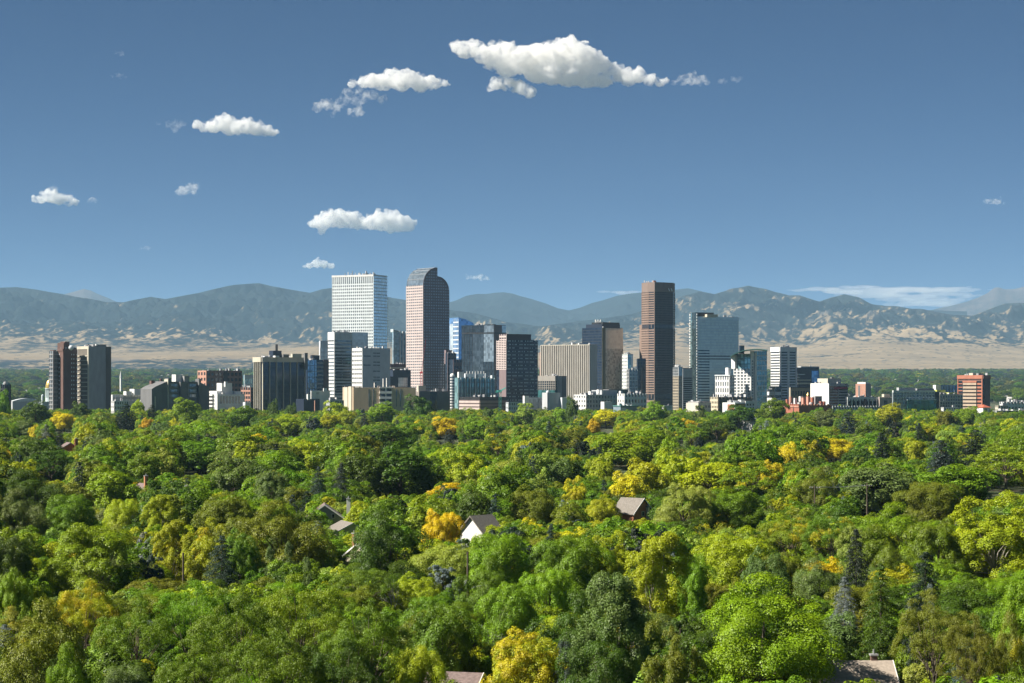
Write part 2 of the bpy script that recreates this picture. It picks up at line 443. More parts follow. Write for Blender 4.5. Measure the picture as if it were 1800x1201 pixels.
class Foot:
    """a rectangular footprint from the photo's left edge, near corner and right edge"""
    def __init__(s, xl, xc, xr, yt, D, a=None, yb=None):
        if a is None:
            a = math.degrees(math.atan2(max(xr - xc, .5), max(xc - xl, .5))); a = min(60, max(22, a))
        s.D = D
        C = PT(xc, HOR, D); s.C = (C.x, C.y)
        l = math.hypot(*s.C); v = (-s.C[0] / l, -s.C[1] / l); e = (-v[1], v[0])
        ca, sa = math.cos(R(a)), math.sin(R(a))
        s.nL = (v[0] * ca - e[0] * sa, v[1] * ca - e[1] * sa)
        s.nR = (v[0] * sa + e[0] * ca, v[1] * sa + e[1] * ca)
        s.tL = (-s.nR[0], -s.nR[1]); s.tR = (-s.nL[0], -s.nL[1])
        s.lenL = s.u('L', xl); s.lenR = s.u('R', xr)
        s.z1 = s.z(yt); s.z0 = 0.0 if yb is None else s.z(yb)
    def u(s, face, px):
        t = s.tL if face == 'L' else s.tR
        k = (px - 900) / FPX
        return (k * s.C[1] - s.C[0]) / (t[0] - k * t[1])
    def z(s, y): return CAM_H - (y - HOR) / FPX * s.D
    def fr(s, face):
        return (s.C, s.tL, s.nL, s.lenL, s.lenR) if face == 'L' else (s.C, s.tR, s.nR, s.lenR, s.lenL)

class Bld(Foot):
    def __init__(s, name, label, xl, xc, xr, yt, D, a=None, cat='building', group=None, yb=None):
        super().__init__(xl, xc, xr, yt, D, a, yb)
        s.parts = []; s.idx = {}
        s.name, s.label, s.cat, s.group = name, label, cat, group
    def part(s, name, mat, stuff=False, new=False, parent=None):
        key = (name, mat.name)
        if new or key not in s.idx:
            b = Buf(); s.parts.append([name, mat, stuff, b, parent]); s.idx[key] = b
        return s.idx[key]
    def core(s, mat, name='wall', foot=None, proud=0.0):
        f = foot or s
        s.part(name, mat, new=True).box(f.C, f.tL, f.nL, -proud, f.lenL + proud, f.z0, f.z1, -f.lenR - proud, proud)
    def sub(s, name, mat, xl, xc, xr, yt, yb, dD=6, a=None, stuff=False, new=True):
        f = Foot(xl, xc, xr, yt, s.D + dD, a, yb)
        s.part(name, mat, stuff, new=new).box(f.C, f.tL, f.nL, 0, f.lenL, f.z0, f.z1, -f.lenR, 0)
        return f
    def rect(s, name, mat, face, x0, x1, y0, y1, proud=0.4, deep=0.0, new=True, stuff=False, foot=None):
        f = foot or s
        O, t, n, Lf, Ld = f.fr(face)
        u0, u1 = sorted((f.u(face, x0), f.u(face, x1)))
        s.part(name, mat, stuff, new=new).box(O, t, n, u0, u1, f.z(max(y0, y1)), f.z(min(y0, y1)), deep, proud)
    def grid(s, face, mat, nf, nc, sf=0.45, pf=0.25, yt=None, yb=None, x0=None, x1=None, proud=0.5, cap=0.0, foot=None, ends=True):
        """floor bands (nf floors) and piers (nc bays) standing proud of the glass"""
        f = foot or s
        O, t, n, Lf, Ld = f.fr(face)
        z1 = f.z1 if yt is None else f.z(yt); z0 = f.z0 if yb is None else f.z(yb)
        ua, ub = (0, Lf) if x0 is None else sorted((f.u(face, x0), f.u(face, x1)))
        if cap: 
            s.part('parapet', mat, True).box(O, t, n, ua - (proud if ua == 0 else 0), ub, z1 - cap, z1 + 0.05, -.02, proud + .06)
            z1 -= cap
        if nf and sf:
            h = (z1 - z0) / nf; b = s.part('floor_bands', mat, True)
            for i in range(nf):
                zz = z0 + h * i
                b.box(O, t, n, ua - (proud if ua == 0 else 0), ub, zz, zz + h * sf, 0.0, proud)
        if nc and pf:
            w = (ub - ua) / nc; b = s.part('piers', mat, True)
            for i in range(nc + 1):
                c = ua + w * i; hw = w * pf / 2
                lo, hi = max(c - hw, ua), min(c + hw, ub)
                if i == 0: lo = ua - (proud + .05 if ua == 0 else 0)
                if not ends and i in (0, nc): continue
                b.box(O, t, n, lo, hi, z0, z1, 0.0, proud + 0.05)
    def clutter(s, n=5):
        """small plant, vents and pipes on the flat roof"""
        rg = random.Random(int(s.C[0] * 7 + s.z1 * 13)); A = max(s.lenL, .1) * max(s.lenR, .1)
        for k in range(n):
            w = rg.uniform(1.2, 4.0); d = rg.uniform(1.2, 3.5); h = rg.choice((.9, 1.3, 1.8, 2.6))
            if s.lenL < w + 2.5 or s.lenR < d + 2.5: continue
            u = rg.uniform(.8, s.lenL - w - .8); e = rg.uniform(.8, s.lenR - d - .8)
            s.part('roof_clutter', ROOF_MATS[rg.randrange(3)], True).box(s.C, s.tL, s.nL, u, u + w, s.z1, s.z1 + h, -e - d, -e)
            if k % 2: s.part('roof_clutter', ROOF_MATS[2], True).cyl((s.C[0] + s.tL[0] * u - s.nL[0] * e, s.C[1] + s.tL[1] * u - s.nL[1] * e), .14, .12, s.z1, s.z1 + rg.uniform(1.5, 4.5), 6)
    def done(s):
        if s.name not in NOCLUT: s.clutter(7)
        root = empty(s.name, (s.C[0], s.C[1], 0))
        tag(root, s.label, s.cat, s.group)
        off = (s.C[0], s.C[1], 0)
        s.objs = {}
        for (nm, mat, stuff, b, par) in s.parts:
            if not b.f: continue
            o = link(nm, b.mesh(nm, off, recalc=True), mat, root)
            if stuff: o['kind'] = 'stuff'
            s.objs.setdefault(nm, o)
        s.root = root
        return s

NOCLUT = ('curved_top_tower', 'granite_skyscraper', 'blue_glass_tower', 'church_steeple', 'round_tower', 'domed_capitol', 'arena', 'curved_roof_apartments', 'tiled_roof_house', 'white_house')
ROOF_MATS = [paint('pale_plant_housing', (0.55, 0.55, 0.54)), paint('dull_plant_housing', (0.25, 0.25, 0.26)), paint('vent_pipe_steel', (0.45, 0.45, 0.45), .5)]
# ---------------------------------------------------------------- the city, left to right
W = paint('white_concrete', (0.74, 0.74, 0.72)); W2 = paint('white_panel', (0.62, 0.66, 0.68)); CR = paint('cream_concrete', (0.56, 0.52, 0.42))
TAN = paint('tan_brick', (0.60, 0.46, 0.31)); GR = paint('grey_concrete', (0.30, 0.30, 0.30)); DG = paint('dark_grey_concrete', (0.16, 0.16, 0.162))
BRN = paint('brown_brick', (0.15, 0.085, 0.07)); PNK = paint('pink_granite', (0.55, 0.455, 0.43)); SAL = paint('salmon_brick', (0.48, 0.26, 0.19))
RED = paint('red_brick', (0.36, 0.13, 0.08)); BLK = paint('black_metal', (0.025, 0.027, 0.03), 0.5); NVY = paint('navy_panel', (0.025, 0.035, 0.06), 0.4)
LGR = paint('light_grey_panel', (0.46, 0.48, 0.49)); OLV = paint('olive_metal', (0.16, 0.15, 0.09)); GRN2 = paint('brown_granite', (0.27, 0.19, 0.15))
DGRN = paint('shaded_brown_granite', (0.085, 0.078, 0.088)); STEEL = paint('galvanised_steel', (0.45, 0.46, 0.46), 0.45, metal=0.6); ROOFR = paint('red_tile_roof', (0.5, 0.13, 0.07))
TGR = paint('teal_trim', (0.09, 0.24, 0.22)); GOLD = paint('gold_leaf', (0.75, 0.52, 0.16), 0.35, metal=0.7); YG = paint('lime_roof', (0.5, 0.52, 0.12)); ORG = paint('orange_panel', (0.6, 0.2, 0.06))
TEALW = paint('pale_teal_stone', (0.5, 0.58, 0.58))
G_dark = glass('dark_glass', (0.035, 0.045, 0.06), 0.35); G_navy = glass('navy_glass', (0.03, 0.045, 0.075), 0.3); G_blue = glass('blue_glass', (0.22, 0.42, 0.72), 0.5)
G_sky = glass('sky_mirror_glass', (0.64, 0.72, 0.77), 0.35, 0.12, var=.3); G_teal = glass('teal_glass', (0.28, 0.47, 0.50), 0.4); G_green = glass('green_glass', (0.06, 0.19, 0.19), 0.4)
G_grey = glass('grey_mirror_glass', (0.66, 0.66, 0.58), 0.4, 0.12, var=.12); G_win = glass('window_glass', (0.06, 0.075, 0.09), 0.3); G_soft = glass('grey_window_glass', (0.24, 0.275, 0.30), 0.35)
G_blackm = glass('black_mirror_glass', (0.075, 0.095, 0.105), 0.6, 0.05)

# dark slab at the left edge
b = Bld('office_block', 'small dark green office block at the left edge of the skyline', 2, 9, 19, 676, 1900); b.core(G_dark, 'glazing')
b.grid('R', BLK, 7, 2, .35, .2); b.grid('L', BLK, 7, 2, .35, .2); b.sub('parapet_block', TGR, 4, 10, 18, 674, 677, 2); b.done()

# state house with gilded dome
b = Bld('domed_capitol', 'pale stone capitol with a gilded dome, half hidden by the brown brick tower', 60, 75, 100, 706, 2700, 45); b.core(TEALW)
b.grid('L', TEALW, 3, 8, .3, .5); b.grid('R', TEALW, 3, 10, .3, .5)
c = PT(87.5, HOR, 2725); zz = lambda y: CAM_H - (y - HOR) / FPX * 2725; px = 2725 / FPX
d = b.part('drum', TEALW, new=True); d.cyl(c, 7.6 * px, 7.6 * px, zz(706), zz(699)); d.cyl(c, 6.0 * px, 6.0 * px, zz(699), zz(684)); d.cyl(c, 8.4 * px, 8.4 * px, zz(684), zz(682.6))
for i in range(20):
    q = 2 * math.pi * i / 20
    b.part('column', TEALW, new=True).cyl((c.x + 7.3 * px * math.cos(q), c.y + 7.3 * px * math.sin(q)), .5, .45, zz(699), zz(684), 8)
b.part('dome', GOLD, new=True).lathe(c, [(7.6 * px, zz(682.6)), (7.5 * px, zz(680)), (6.9 * px, zz(676)), (5.8 * px, zz(672.5)), (4.0 * px, zz(669.5)), (2.2 * px, zz(668)), (1.8 * px, zz(667.6))])
b.part('lantern', TEALW, new=True).cyl(c, 1.6 * px, 1.4 * px, zz(668), zz(663)); b.part('finial', GOLD, new=True).lathe(c, [(1.6 * px, zz(663)), (1.1 * px, zz(661.5)), (.25, zz(660)), (0.2, zz(657))])
c2 = PT(75, HOR, 2695); b.part('corner_turret', TEALW, new=True).lathe(c2, [(2.4 * px, 0), (2.4 * px, zz(697)), (2.2 * px, zz(695)), (1.2 * px, zz(693.4)), (.1, zz(693))]); b.done()
# low arched roof beyond the trees
b = Bld('arena', 'low pale arched roof beyond the trees at far left', 18, 22, 74, 705, 3000, 55); b.core(LGR)
f = b; O, t, n, Lf, Ld = b.fr('R'); pr = [(Lf * i / 12, b.z1 + 4.0 * math.sin(math.pi * i / 12)) for i in range(13)]
b.part('arched_roof', W2, new=True).prism(O, t, n, [(0, b.z1 - 1)] + pr + [(Lf, b.z1 - 1)], -Ld, 1.0); b.done()

# brown brick tower
b = Bld('apartment_tower', 'dark brown brick apartment tower with glass balconies and rooftop sphere, far left', 102, 111, 136, 614, 2200, 56); b.core(BRN)
b.rect('parapet', BRN, 'L', 101.3, 111, 613, 617, .5); 
for x in (104.2,):
    for i in range(11): b.rect('window', W2, 'L', x - .7, x + .7, 622 + 7.6 * i, 624.6 + 7.6 * i, .12, stuff=True, new=False)
for x in (126, 129.8, 134.6):
    for i in range(11): b.rect('window', W2, 'R', x - .6, x + .6, 622 + 7.6 * i, 624.6 + 7.6 * i, .12, stuff=True, new=False)
b.sub('penthouse', BRN, 101, 112, 122, 603, 615, 3); b.sub('elevator_house', BRN, 106, 114, 122, 600.5, 604, 4); b.sub('roof_slab', BLK, 112, 122, 135, 611.5, 614, 5)
f = b.sub('balcony_wing', G_soft, 87, 93.5, 102.5, 617, 720, 2, 50); b.grid('L', GR, 14, 2, .35, .18, foot=f); b.grid('R', GR, 14, 3, .35, .16, foot=f); b.sub('wing_roof', BRN, 88, 94, 99, 615.5, 617.5, 3)
cs = PT(125, 611.5, 2196); sph = b.part('rooftop_sphere', W2, new=True); sph.lathe((cs.x, cs.y), [(2.8 * math.sin(math.pi * i / 10) + .01, cs.z - 2.8 * math.cos(math.pi * i / 10)) for i in range(11)], 16); b.done()

# grey tower with cream balconies
b = Bld('apartment_tower', 'plain grey concrete tower with cream balcony bands beside the brown brick tower', 136, 156.5, 195, 609, 2210, 58); b.core(paint('slate_concrete', (0.34, 0.35, 0.37)))
b.rect('parapet', CR, 'L', 136, 156.5, 608.7, 614, .7)
for i in range(12):
    b.rect('balcony', CR, 'L', 136.2, 155, 625 + 7.7 * i, 626.7 + 7.7 * i, 1.2)
b.rect('recess_shade', paint('shade_brown', (0.17, 0.15, 0.125)), 'L', 136.6, 154.6, 614.2, 722, .15); b.rect('end_pier', CR, 'L', 154.8, 156.5, 614, 722, .9)  # flat dark panel whose colour stands for shade between the balconies
b.rect('side_bay', paint('bronze_panel', (0.13, 0.115, 0.105)), 'R', 186, 195, 609.5, 722, .5); b.sub('penthouse', GR, 153, 164, 187, 605.5, 609.5, 6); b.sub('roof_unit', W, 167, 169, 172, 605, 607.5, 4); b.done()

# white steeple far off
b = Bld('church_steeple', 'tiny white steeple rising above the far trees at left', 210.5, 212, 214.5, 664, 4300); b.core(W); b.part('spire', W, new=True).lathe((b.C[0], b.C[1] + 2), [(2.6, b.z1), (1.2, b.z1 + 9), (.15, b.z1 + 15)], 8); b.done()

# low white hospital
b = Bld('hospital', 'long low white building between the grey tower and the dark stepped block', 192, 198, 262, 694, 2350, 50); b.core(W)
b.grid('R', LGR, 5, 12, .45, .2); b.sub('upper_block', W, 228, 236, 259, 684, 695, 12); b.sub('roof_unit', W, 217, 222, 232, 688, 695, 8); b.sub('white_annex', W, 245, 252, 264, 703, 740, -60); b.sub('podium', LGR, 194, 200, 240, 705, 740, -40); b.done()

# dark stepped block
b = Bld('stepped_block', 'dark grey concrete block with sloping side walls and white rooftop units', 297, 299, 348, 671, 1950, 60); b.core(DG)
O, t, n, Lf, Ld = b.fr('R')
for k in range(5):
    b.rect('window', G_soft, 'R', 298.5, 311, 675 + 9.2 * k, 680 + 9.2 * k, .15); b.rect('window', G_soft, 'R', 333, 345, 675 + 9.2 * k, 680 + 9.2 * k, .15)
    b.rect('sill', GR, 'R', 298, 312, 680.6 + 9.2 * k, 681.6 + 9.2 * k, .7, new=False, stuff=True); b.rect('sill', GR, 'R', 332, 346, 680.6 + 9.2 * k, 681.6 + 9.2 * k, .7, new=False, stuff=True)
b.rect('pier', DG, 'R', 293, 297.6, 665, 740, 3.2, -4); b.rect('pier', CR, 'R', 292.2, 293.3, 667, 740, 3.3, -4); b.rect('pier', DG, 'R', 347, 350.4, 666, 740, 3.2, -4); b.rect('stair_shaft', DG, 'R', 315, 327, 671, 740, 2.4, -2); b.rect('pier', GR, 'R', 328, 329.6, 672, 740, 2.2)
ux = lambda x: b.u('R', x)
b.part('sloping_wall', DG, new=True).prism(O, t, n, [(ux(265), 0), (ux(265), b.z(684)), (ux(271), b.z(680)), (ux(292.4), b.z(670.5)), (ux(292.4), 0)], -20, 2.0)
b.part('sloping_wall', DG, new=True).prism(O, t, n, [(ux(350.2), 0), (ux(350.2), b.z(672)), (ux(366), b.z(681)), (ux(366), 0)], -20, 2.0)
b.rect('slit_pier', CR, 'R', 270, 271.4, 697, 740, 2.4); b.sub('roof_unit', W, 302, 309, 320, 658.5, 671.5, 8, 50); b.sub('roof_unit', GR, 319, 324, 333, 661, 671.5, 10); b.sub('chimney', BRN, 262.5, 266, 272, 669.5, 690, 6); b.sub('chimney', BRN, 280.5, 282, 285.5, 665.5, 678, 8); b.done()

# salmon brick
b = Bld('office_block', 'salmon and brown brick office block split by a dark slot, behind the white stepped building', 348, 363, 425, 651.5, 2400, 58); b.core(G_win, 'glazing')
b.grid('L', SAL, 8, 3, .45, .45, cap=2); b.grid('R', paint('shaded_salmon_brick', (0.26, 0.15, 0.12)), 8, 9, .45, .3, cap=2.5); b.rect('slot', BLK, 'R', 393, 399.5, 652, 740, .9); b.done()  # right side is a darker copy of the brick, shade put into its colour

# white stepped building
b = Bld('stepped_apartments', 'bright white stepped building with a central tower and row of tall dark windows', 357, 382, 430, 693, 2020, 55); b.core(W)
for k in range(7): b.rect('window', G_win, 'R', 387 + 5.3 * k, 389.6 + 5.3 * k, 697, 709.5, .12)
for k in range(5): b.rect('balcony', W, 'L', 355.5, 376, 693 + 6.5 * k, 696 + 6.5 * k, 2.2); b.rect('recess_shade', DG, 'L', 358, 375, 696.2 + 6.5 * k, 699.4 + 6.5 * k, .15)  # dark grey panels stand for the shade behind the balconies
b.sub('upper_tier', W, 365, 381, 397, 687.5, 694, 5, 55); b.sub('upper_tier', W, 384, 388, 424, 688, 694, 9, 55); b.sub('central_tower', W, 381, 389.5, 408, 673.5, 690, 9, 52); b.sub('tower_fin', W, 394, 396, 400, 671, 680, 6); b.sub('white_annex', W2, 427, 431, 441, 707, 740, -10); b.done()

b = Bld('office_block', 'small teal glass office with a white top left of the ribbed dark tower', 428, 430, 449, 659, 2600, 60); b.core(G_teal, 'glazing'); b.grid('R', W2, 5, 4, .25, .15, cap=5); b.done()
b = Bld('parking_structure', 'low brown gridded block beside the ribbed dark tower', 424, 440.5, 449, 681, 2250, 40); b.core(G_win, 'glazing'); b.grid('L', SAL, 7, 4, .4, .2); b.grid('R', BRN, 7, 3, .4, .25); b.done()

# ribbed dark tower
b = Bld('ribbed_office', 'dark glass office building with cream ribs and a deep cream cornice', 446.5, 460.3, 538, 628, 2150, 57); b.core(G_navy, 'glazing')
b.rect('cornice', CR, 'L', 446.2, 460.3, 627.8, 636.5, 1.6, -1); b.rect('cornice', paint('grey_stone', (0.46, 0.44, 0.39)), 'R', 459.6, 538, 627.8, 636.5, 1.6, -1)
for x in (461.2, 473.5, 485.6, 497.6, 509.8, 522.2, 535.4): b.rect('rib', CR, 'R', x - .5, x + .5, 636.6, 745, 1.3)
for x in (448, 451.5, 455, 458.6): b.rect('rib', CR, 'L', x - .3, x + .3, 636.6, 745, 1.3)
for i in range(11):
    b.rect('floor_line', BLK, 'R', 461, 537, 644 + 8 * i, 644.8 + 8 * i, .12, stuff=True, new=False)
b.sub('penthouse', NVY, 473, 480, 495, 616.5, 628, 14); b.sub('mast', BLK, 484, 486, 488.3, 605.5, 617, 18); b.sub('roof_unit', W, 462, 465, 472, 626, 628.3, 6); b.sub('roof_unit', W, 480, 484, 491, 625.4, 628.3, 4); b.sub('cooling_tower', CR, 511, 514, 530, 622, 628.3, 12); b.sub('stair_house', DG, 534, 536, 541, 620.5, 650, 30); b.sub('roof_unit', DG, 494, 498, 508, 623, 628.3, 16); b.done()

# blue and banded offices behind
b = Bld('office_block', 'blue reflective glass office squeezed right of the ribbed dark tower', 533, 540, 556.5, 633, 2300, 50); b.core(G_navy, 'glazing'); b.rect('mirror_wall', glass('slate_mirror_glass', (0.22, 0.30, 0.38), .8), 'R', 540, 556.5, 633, 740, .4); b.grid('R', NVY, 10, 4, .08, .08, proud=.55); b.sub('plant_room', NVY, 545.5, 548, 562, 624.5, 633.5, 8); b.done()
b = Bld('office_block', 'grey banded office with a plain brown end wall below the white stepped tower', 555, 556.6, 577.5, 632.5, 2330, 60); b.core(G_dark, 'glazing'); b.grid('R', paint('mid_grey_panel', (0.3, 0.31, 0.32)), 14, 1, .42, .02, x0=556.6, x1=568.3); b.rect('end_wall', paint('plum_brick', (0.14, 0.10, 0.10)), 'R', 568.3, 577.5, 632, 740, .7); b.done()
b = Bld('office_tower', 'pale blue glass tower peeking out left of the white stepped tower', 561, 563, 582, 599.5, 2750, 60); b.core(glass('pale_sky_glass', (0.84, 0.88, 0.9), .2, .25, var=.15), 'glazing'); b.rect('crown', W2, 'R', 562.6, 580, 599, 611.5, .6); b.grid('R', LGR, 14, 3, .12, .08, yt=611.5); b.done()

# white/grey stepped tower
b = Bld('banded_tower', 'white and grey banded tower in front of the tallest white tower', 577, 588, 618.5, 584, 2500, 56); b.core(G_soft, 'glazing')
b.grid('L', W, 21, 1, .58, .02, yt=598); b.rect('crown', W, 'L', 577, 588, 583.8, 598, .8); b.grid('R', paint('cool_grey_panel', (0.60, 0.61, 0.61)), 21, 1, .55, .03, yt=598); b.rect('crown', paint('cool_grey_panel', (0.60, 0.61, 0.61)), 'R', 587.4, 618.5, 583.8, 598, .8)
for i in range(14): b.rect('dark_window_strip', G_dark, 'R', 590.5, 600.5, 623.2 + 5.02 * i, 625.1 + 5.02 * i, .95, stuff=True, new=False); b.rect('dark_window_strip', G_dark, 'R', 602, 616, 623.2 + 5.02 * i, 625.1 + 5.02 * i, .95, stuff=True, new=False)
f = b.sub('glass_wing', glass('pale_sky_glass', (0.84, 0.88, 0.9), .2, .25, var=.15), 617, 619, 646.5, 584, 760, 16, 60); b.grid('R', W2, 24, 1, .08, .02, foot=f, proud=.25)
for k in range(7): b.sub('rooftop_antenna', STEEL, 597 + 2.6 * k, 597.4 + 2.6 * k, 598.2 + 2.6 * k, 579.5 + (k % 3), 584.2, 8 + k, stuff=True, new=False)
b.done()

# grey slotted building
b = Bld('office_block', 'grey slab with lit white end wall of small windows below the tallest white tower', 619.5, 637, 685.5, 612, 2350, 58); b.core(G_win, 'glazing')
b.grid('L', W, 15, 5, .55, .3, cap=3); b.rect('blank_wall', paint('steel_grey_panel', (0.54, 0.55, 0.59)), 'R', 636.4, 685.5, 611.8, 760, .5)
rg = random.Random(4)
for i in range(15):
    for (xa, xb) in ((639, 651), (655.5, 661), (661.5, 667.5)):
        if rg.random() < (.2 if xa == 639 else .7) or (i == 1 and xa == 639):
            b.rect('window_strip', G_dark, 'R', xa, xb, 620 + 5.3 * i, 621.6 + 5.3 * i, .6, stuff=True, new=False)
for k in range(6): b.sub('roof_dish', W, 651 + 2.4 * k, 652 + 2.4 * k, 653 + 2.4 * k, 609.8 + (k % 2), 612.3, 10, stuff=True, new=False)
b.done()

# tallest white tower
b = Bld('white_skyscraper', 'tallest white gridded skyscraper with small square windows', 584, 656.3, 680, 483, 3100, 30); b.core(G_soft, 'glazing')
WB = paint('cool_white_stone', (0.68, 0.73, 0.74)); b.grid('L', WB, 47, 20, .45, .42, yt=495, yb=760, proud=.6); b.grid('L', WB, 1, 20, 0, .5, yt=486, yb=495, proud=.6); b.rect('parapet', W, 'L', 583.6, 656.8, 482.6, 486, .9)
WS = paint('shade_lifted_white', (0.78, 0.80, 0.81))  # right-side white, its colour lifted to make up for shade
b.rect('mirror_wall', glass('bright_mirror_glass', (0.86, 0.90, 0.90), .9, .05, var=.2), 'R', 656.6, 680, 484, 700, .2); b.grid('R', WS, 49, 9, .24, .14, yt=484, yb=760, proud=.55); b.rect('parapet', WS, 'R', 656.3, 680, 482.6, 485, .7)
for k in range(13): 
    x = 606 + 4.3 * k + (k % 3); h_ = (480, 478.5, 480.6, 476.5, 479.8)[k % 5]
    b.sub('roof_antenna', W if k % 3 else STEEL, x, x + .6, x + 1.4 + (k > 7) * 1.2, h_, 483.2, 20 + k, stuff=True, new=False)
b.done()

# teal slim tower with white fins
b = Bld('glass_tower', 'slim teal glass tower with white fins left of the curved top tower', 690, 691, 718, 583, 3050, 60); b.core(glass('aqua_glass', (0.42, 0.62, 0.72), .35), 'glazing'); b.grid('R', G_sky, 22, 5, .1, .1, x0=691, x1=702)
for x in (703, 708, 714): b.rect('fin', W, 'R', x - .9, x + .9, 582.5, 760, 1.4)
O, t, n, Lf, Ld = b.fr('R'); b.part('slanted_crown', TEALW, new=True).prism(O, t, n, [(0, b.z(584)), (0, b.z(578.8)), (b.u('R', 702), b.z(582)), (b.u('R', 702), b.z(584))], -8, .6); b.done()
b = Bld('office_block', 'low brown banded block at the foot of the teal finned tower', 682, 686, 722, 640, 2950, 60); b.core(BRN); b.rect('cornice', CR, 'R', 686, 722, 645.5, 648.5, .6); b.done()
b = Bld('office_block', 'dark flat-topped block with pale glass front left of the curved top tower', 684, 691, 722, 650.5, 2700, 58); b.core(NVY); b.rect('glass_front', G_sky, 'R', 697, 716, 664, 680, .5); b.grid('R', W2, 4, 5, .15, .1, x0=697, x1=716, yt=664, yb=680, proud=.6); b.sub('lower_wing', NVY, 682, 686, 700, 662, 760, -14); b.done()

# curved-top tower
b = Bld('curved_top_tower', 'pink granite skyscraper with a rounded stepped glass crown', 715, 744.2, 789.8, 499, 2850, 54)
O, t, n, Lf, Ld = b.fr('R'); um, ue = b.u('R', 769), b.u('R', 789.8); zA, zT, zS, zR = b.z(501), b.z(469.3), b.z(485), b.z(511)
arcL = [(um * (1 - math.cos(math.pi / 2 * i / 14)), zA + (zT - zA) * math.sin(math.pi / 2 * i / 14)) for i in range(15)]
arcR = [(um + (ue - um) * math.sin(math.pi / 2 * i / 12), zR + (zS - zR) * math.cos(math.pi / 2 * i / 12)) for i in range(13)]
prof = [(0, 0)] + arcL + arcR + [(ue, 0)]
PGR = paint('plum_shade_granite', (0.21, 0.155, 0.16)); b.part('wall', PGR, new=True).prism(O, t, n, prof, -Ld, 0)  # right side of the pink granite, shade put into this darker colour
def top_at(u): return np.interp(u, [p[0] for p in arcL], [p[1] for p in arcL]) if u < um else np.interp(u, [p[0] for p in arcR], [p[1] for p in arcR])
fh = 4.05; nb = 11; bw = ue / nb; wb = b.part('window', glass('mauve_window_glass', (0.46, 0.46, 0.52), .2, var=.25), True)
for j in range(nb):
    for i in range(60):
        z = 6 + fh * i
        if z + 2.4 < min(top_at(bw * (j + .2)), top_at(bw * (j + .8))) - .8:
            wb.box(O, t, n, bw * (j + .25), bw * (j + .75), z, z + 1.9, -.1, .12)
OL, tL, nL, LL, LD = b.fr('L'); nfl = int((zA - 2) / fh); lb = b.part('granite_bands', PNK, True); gl = b.part('glazing', G_soft); gl.box(OL, tL, nL, 0.2, LL - .2, 0, zA - .5, .0, .3)
for i in range(nfl + 1): lb.box(OL, tL, nL, -.25, LL, fh * i, min(fh * i + 2.35, zA), 0, .75)
pb = b.part('granite_piers', PNK, True)
for i in range(9): pb.box(OL, tL, nL, LL * i / 8 - (.25 if i == 0 else .55), LL * i / 8 + (.8 if i == 0 else .55), 0, zA, 0, .82)
vp = [(u - .35, z + .1) for (u, z) in arcL] + [(u + .3, z - 1.2) for (u, z) in arcL[::-1]]
b.part('vaulted_glass', glass('vault_glass', (.30, .37, .42), .55, .12), new=True).prism(O, t, n, vp, -Ld, -.4)
for k in (3, 6, 9, 12): u, z = arcL[k]; b.part('vault_rib', STEEL, True).box(O, t, n, u - .7, u + .1, z - .2, z + .5, -Ld - .1, -.2)
vq = [(u + .1, z + .35) for (u, z) in arcR] + [(u - .3, z - 1.2) for (u, z) in arcR[::-1]]; b.part('vaulted_glass', G_sky, new=True).prism(O, t, n, vq, -Ld, -.4)
b.sub('rooftop_mast', STEEL, 764, 764.4, 765, 468.5, 474, 40); b.done()
b = Bld('stepped_block', 'brown stepped block at the right foot of the curved top tower', 783, 787, 802, 621, 2800, 58); b.core(G_dark, 'glazing'); b.grid('R', PGR, 12, 3, .55, .3); f = b.sub('lower_step', G_dark, 790, 797, 812, 632, 760, -18, 58); b.grid('R', PGR, 11, 3, .55, .3, foot=f); b.sub('upper_step', PGR, 781, 784, 795, 615.5, 640, 12); b.done()

# tan hotel with balconies
b = Bld('hotel', 'tan brick slab with a stack of white balconies in front of the towers', 603, 621.5, 731, 681.5, 1950, 84); b.core(TAN)
b.rect('lit_end_wall', paint('sunlit_end_brick', (0.50, 0.41, 0.30)), 'L', 603, 621, 681, 760, .4); b.rect('pier', CR, 'L', 615.3, 620, 679.5, 760, 1.6); b.rect('pier', CR, 'L', 607, 612.5, 681, 760, 1.0)  # end wall brick toned apart from the front to look sunlit
for k in range(5):
    b.rect('balcony', W, 'R', 667, 688.6, 688 + 9.4 * k, 692 + 9.4 * k, 1.9); b.rect('window', G_win, 'R', 668, 676.6, 682.8 + 9.4 * k, 687.8 + 9.4 * k, .2); b.rect('window', G_win, 'R', 679.4, 687.6, 682.8 + 9.4 * k, 687.8 + 9.4 * k, .2)
b.rect('balcony', W, 'R', 666.6, 688.9, 680.4, 682.4, 1.9); b.rect('balcony_pier', W, 'R', 676.8, 679.2, 681, 740, 1.5)
for x in (648.5, 656.5, 697, 704): b.rect('window_slot', G_soft, 'R', x - .7, x + .7, 684, 715, .15)
for (x, y) in ((658, 673), (673.5, 665.5), (679.5, 664.5)): b.sub('roof_pipe', W, x - .8, x, x + .8, y, 682, 10, stuff=True, new=False)
b.done()
b = Bld('concrete_block', 'plain grey brown block with a dark window slot right of the tan hotel', 729, 736.5, 791, 688, 2010, 78); b.core(paint('taupe_concrete', (0.25, 0.225, 0.205))); b.rect('window_slot', G_dark, 'R', 756, 768, 689.5, 740, .3); b.sub('elevator_house', CR, 733, 735.5, 748.5, 678, 689, 4, 62); b.sub('roof_light', W, 766, 766.5, 767.5, 686.8, 688.3, 0); b.done()

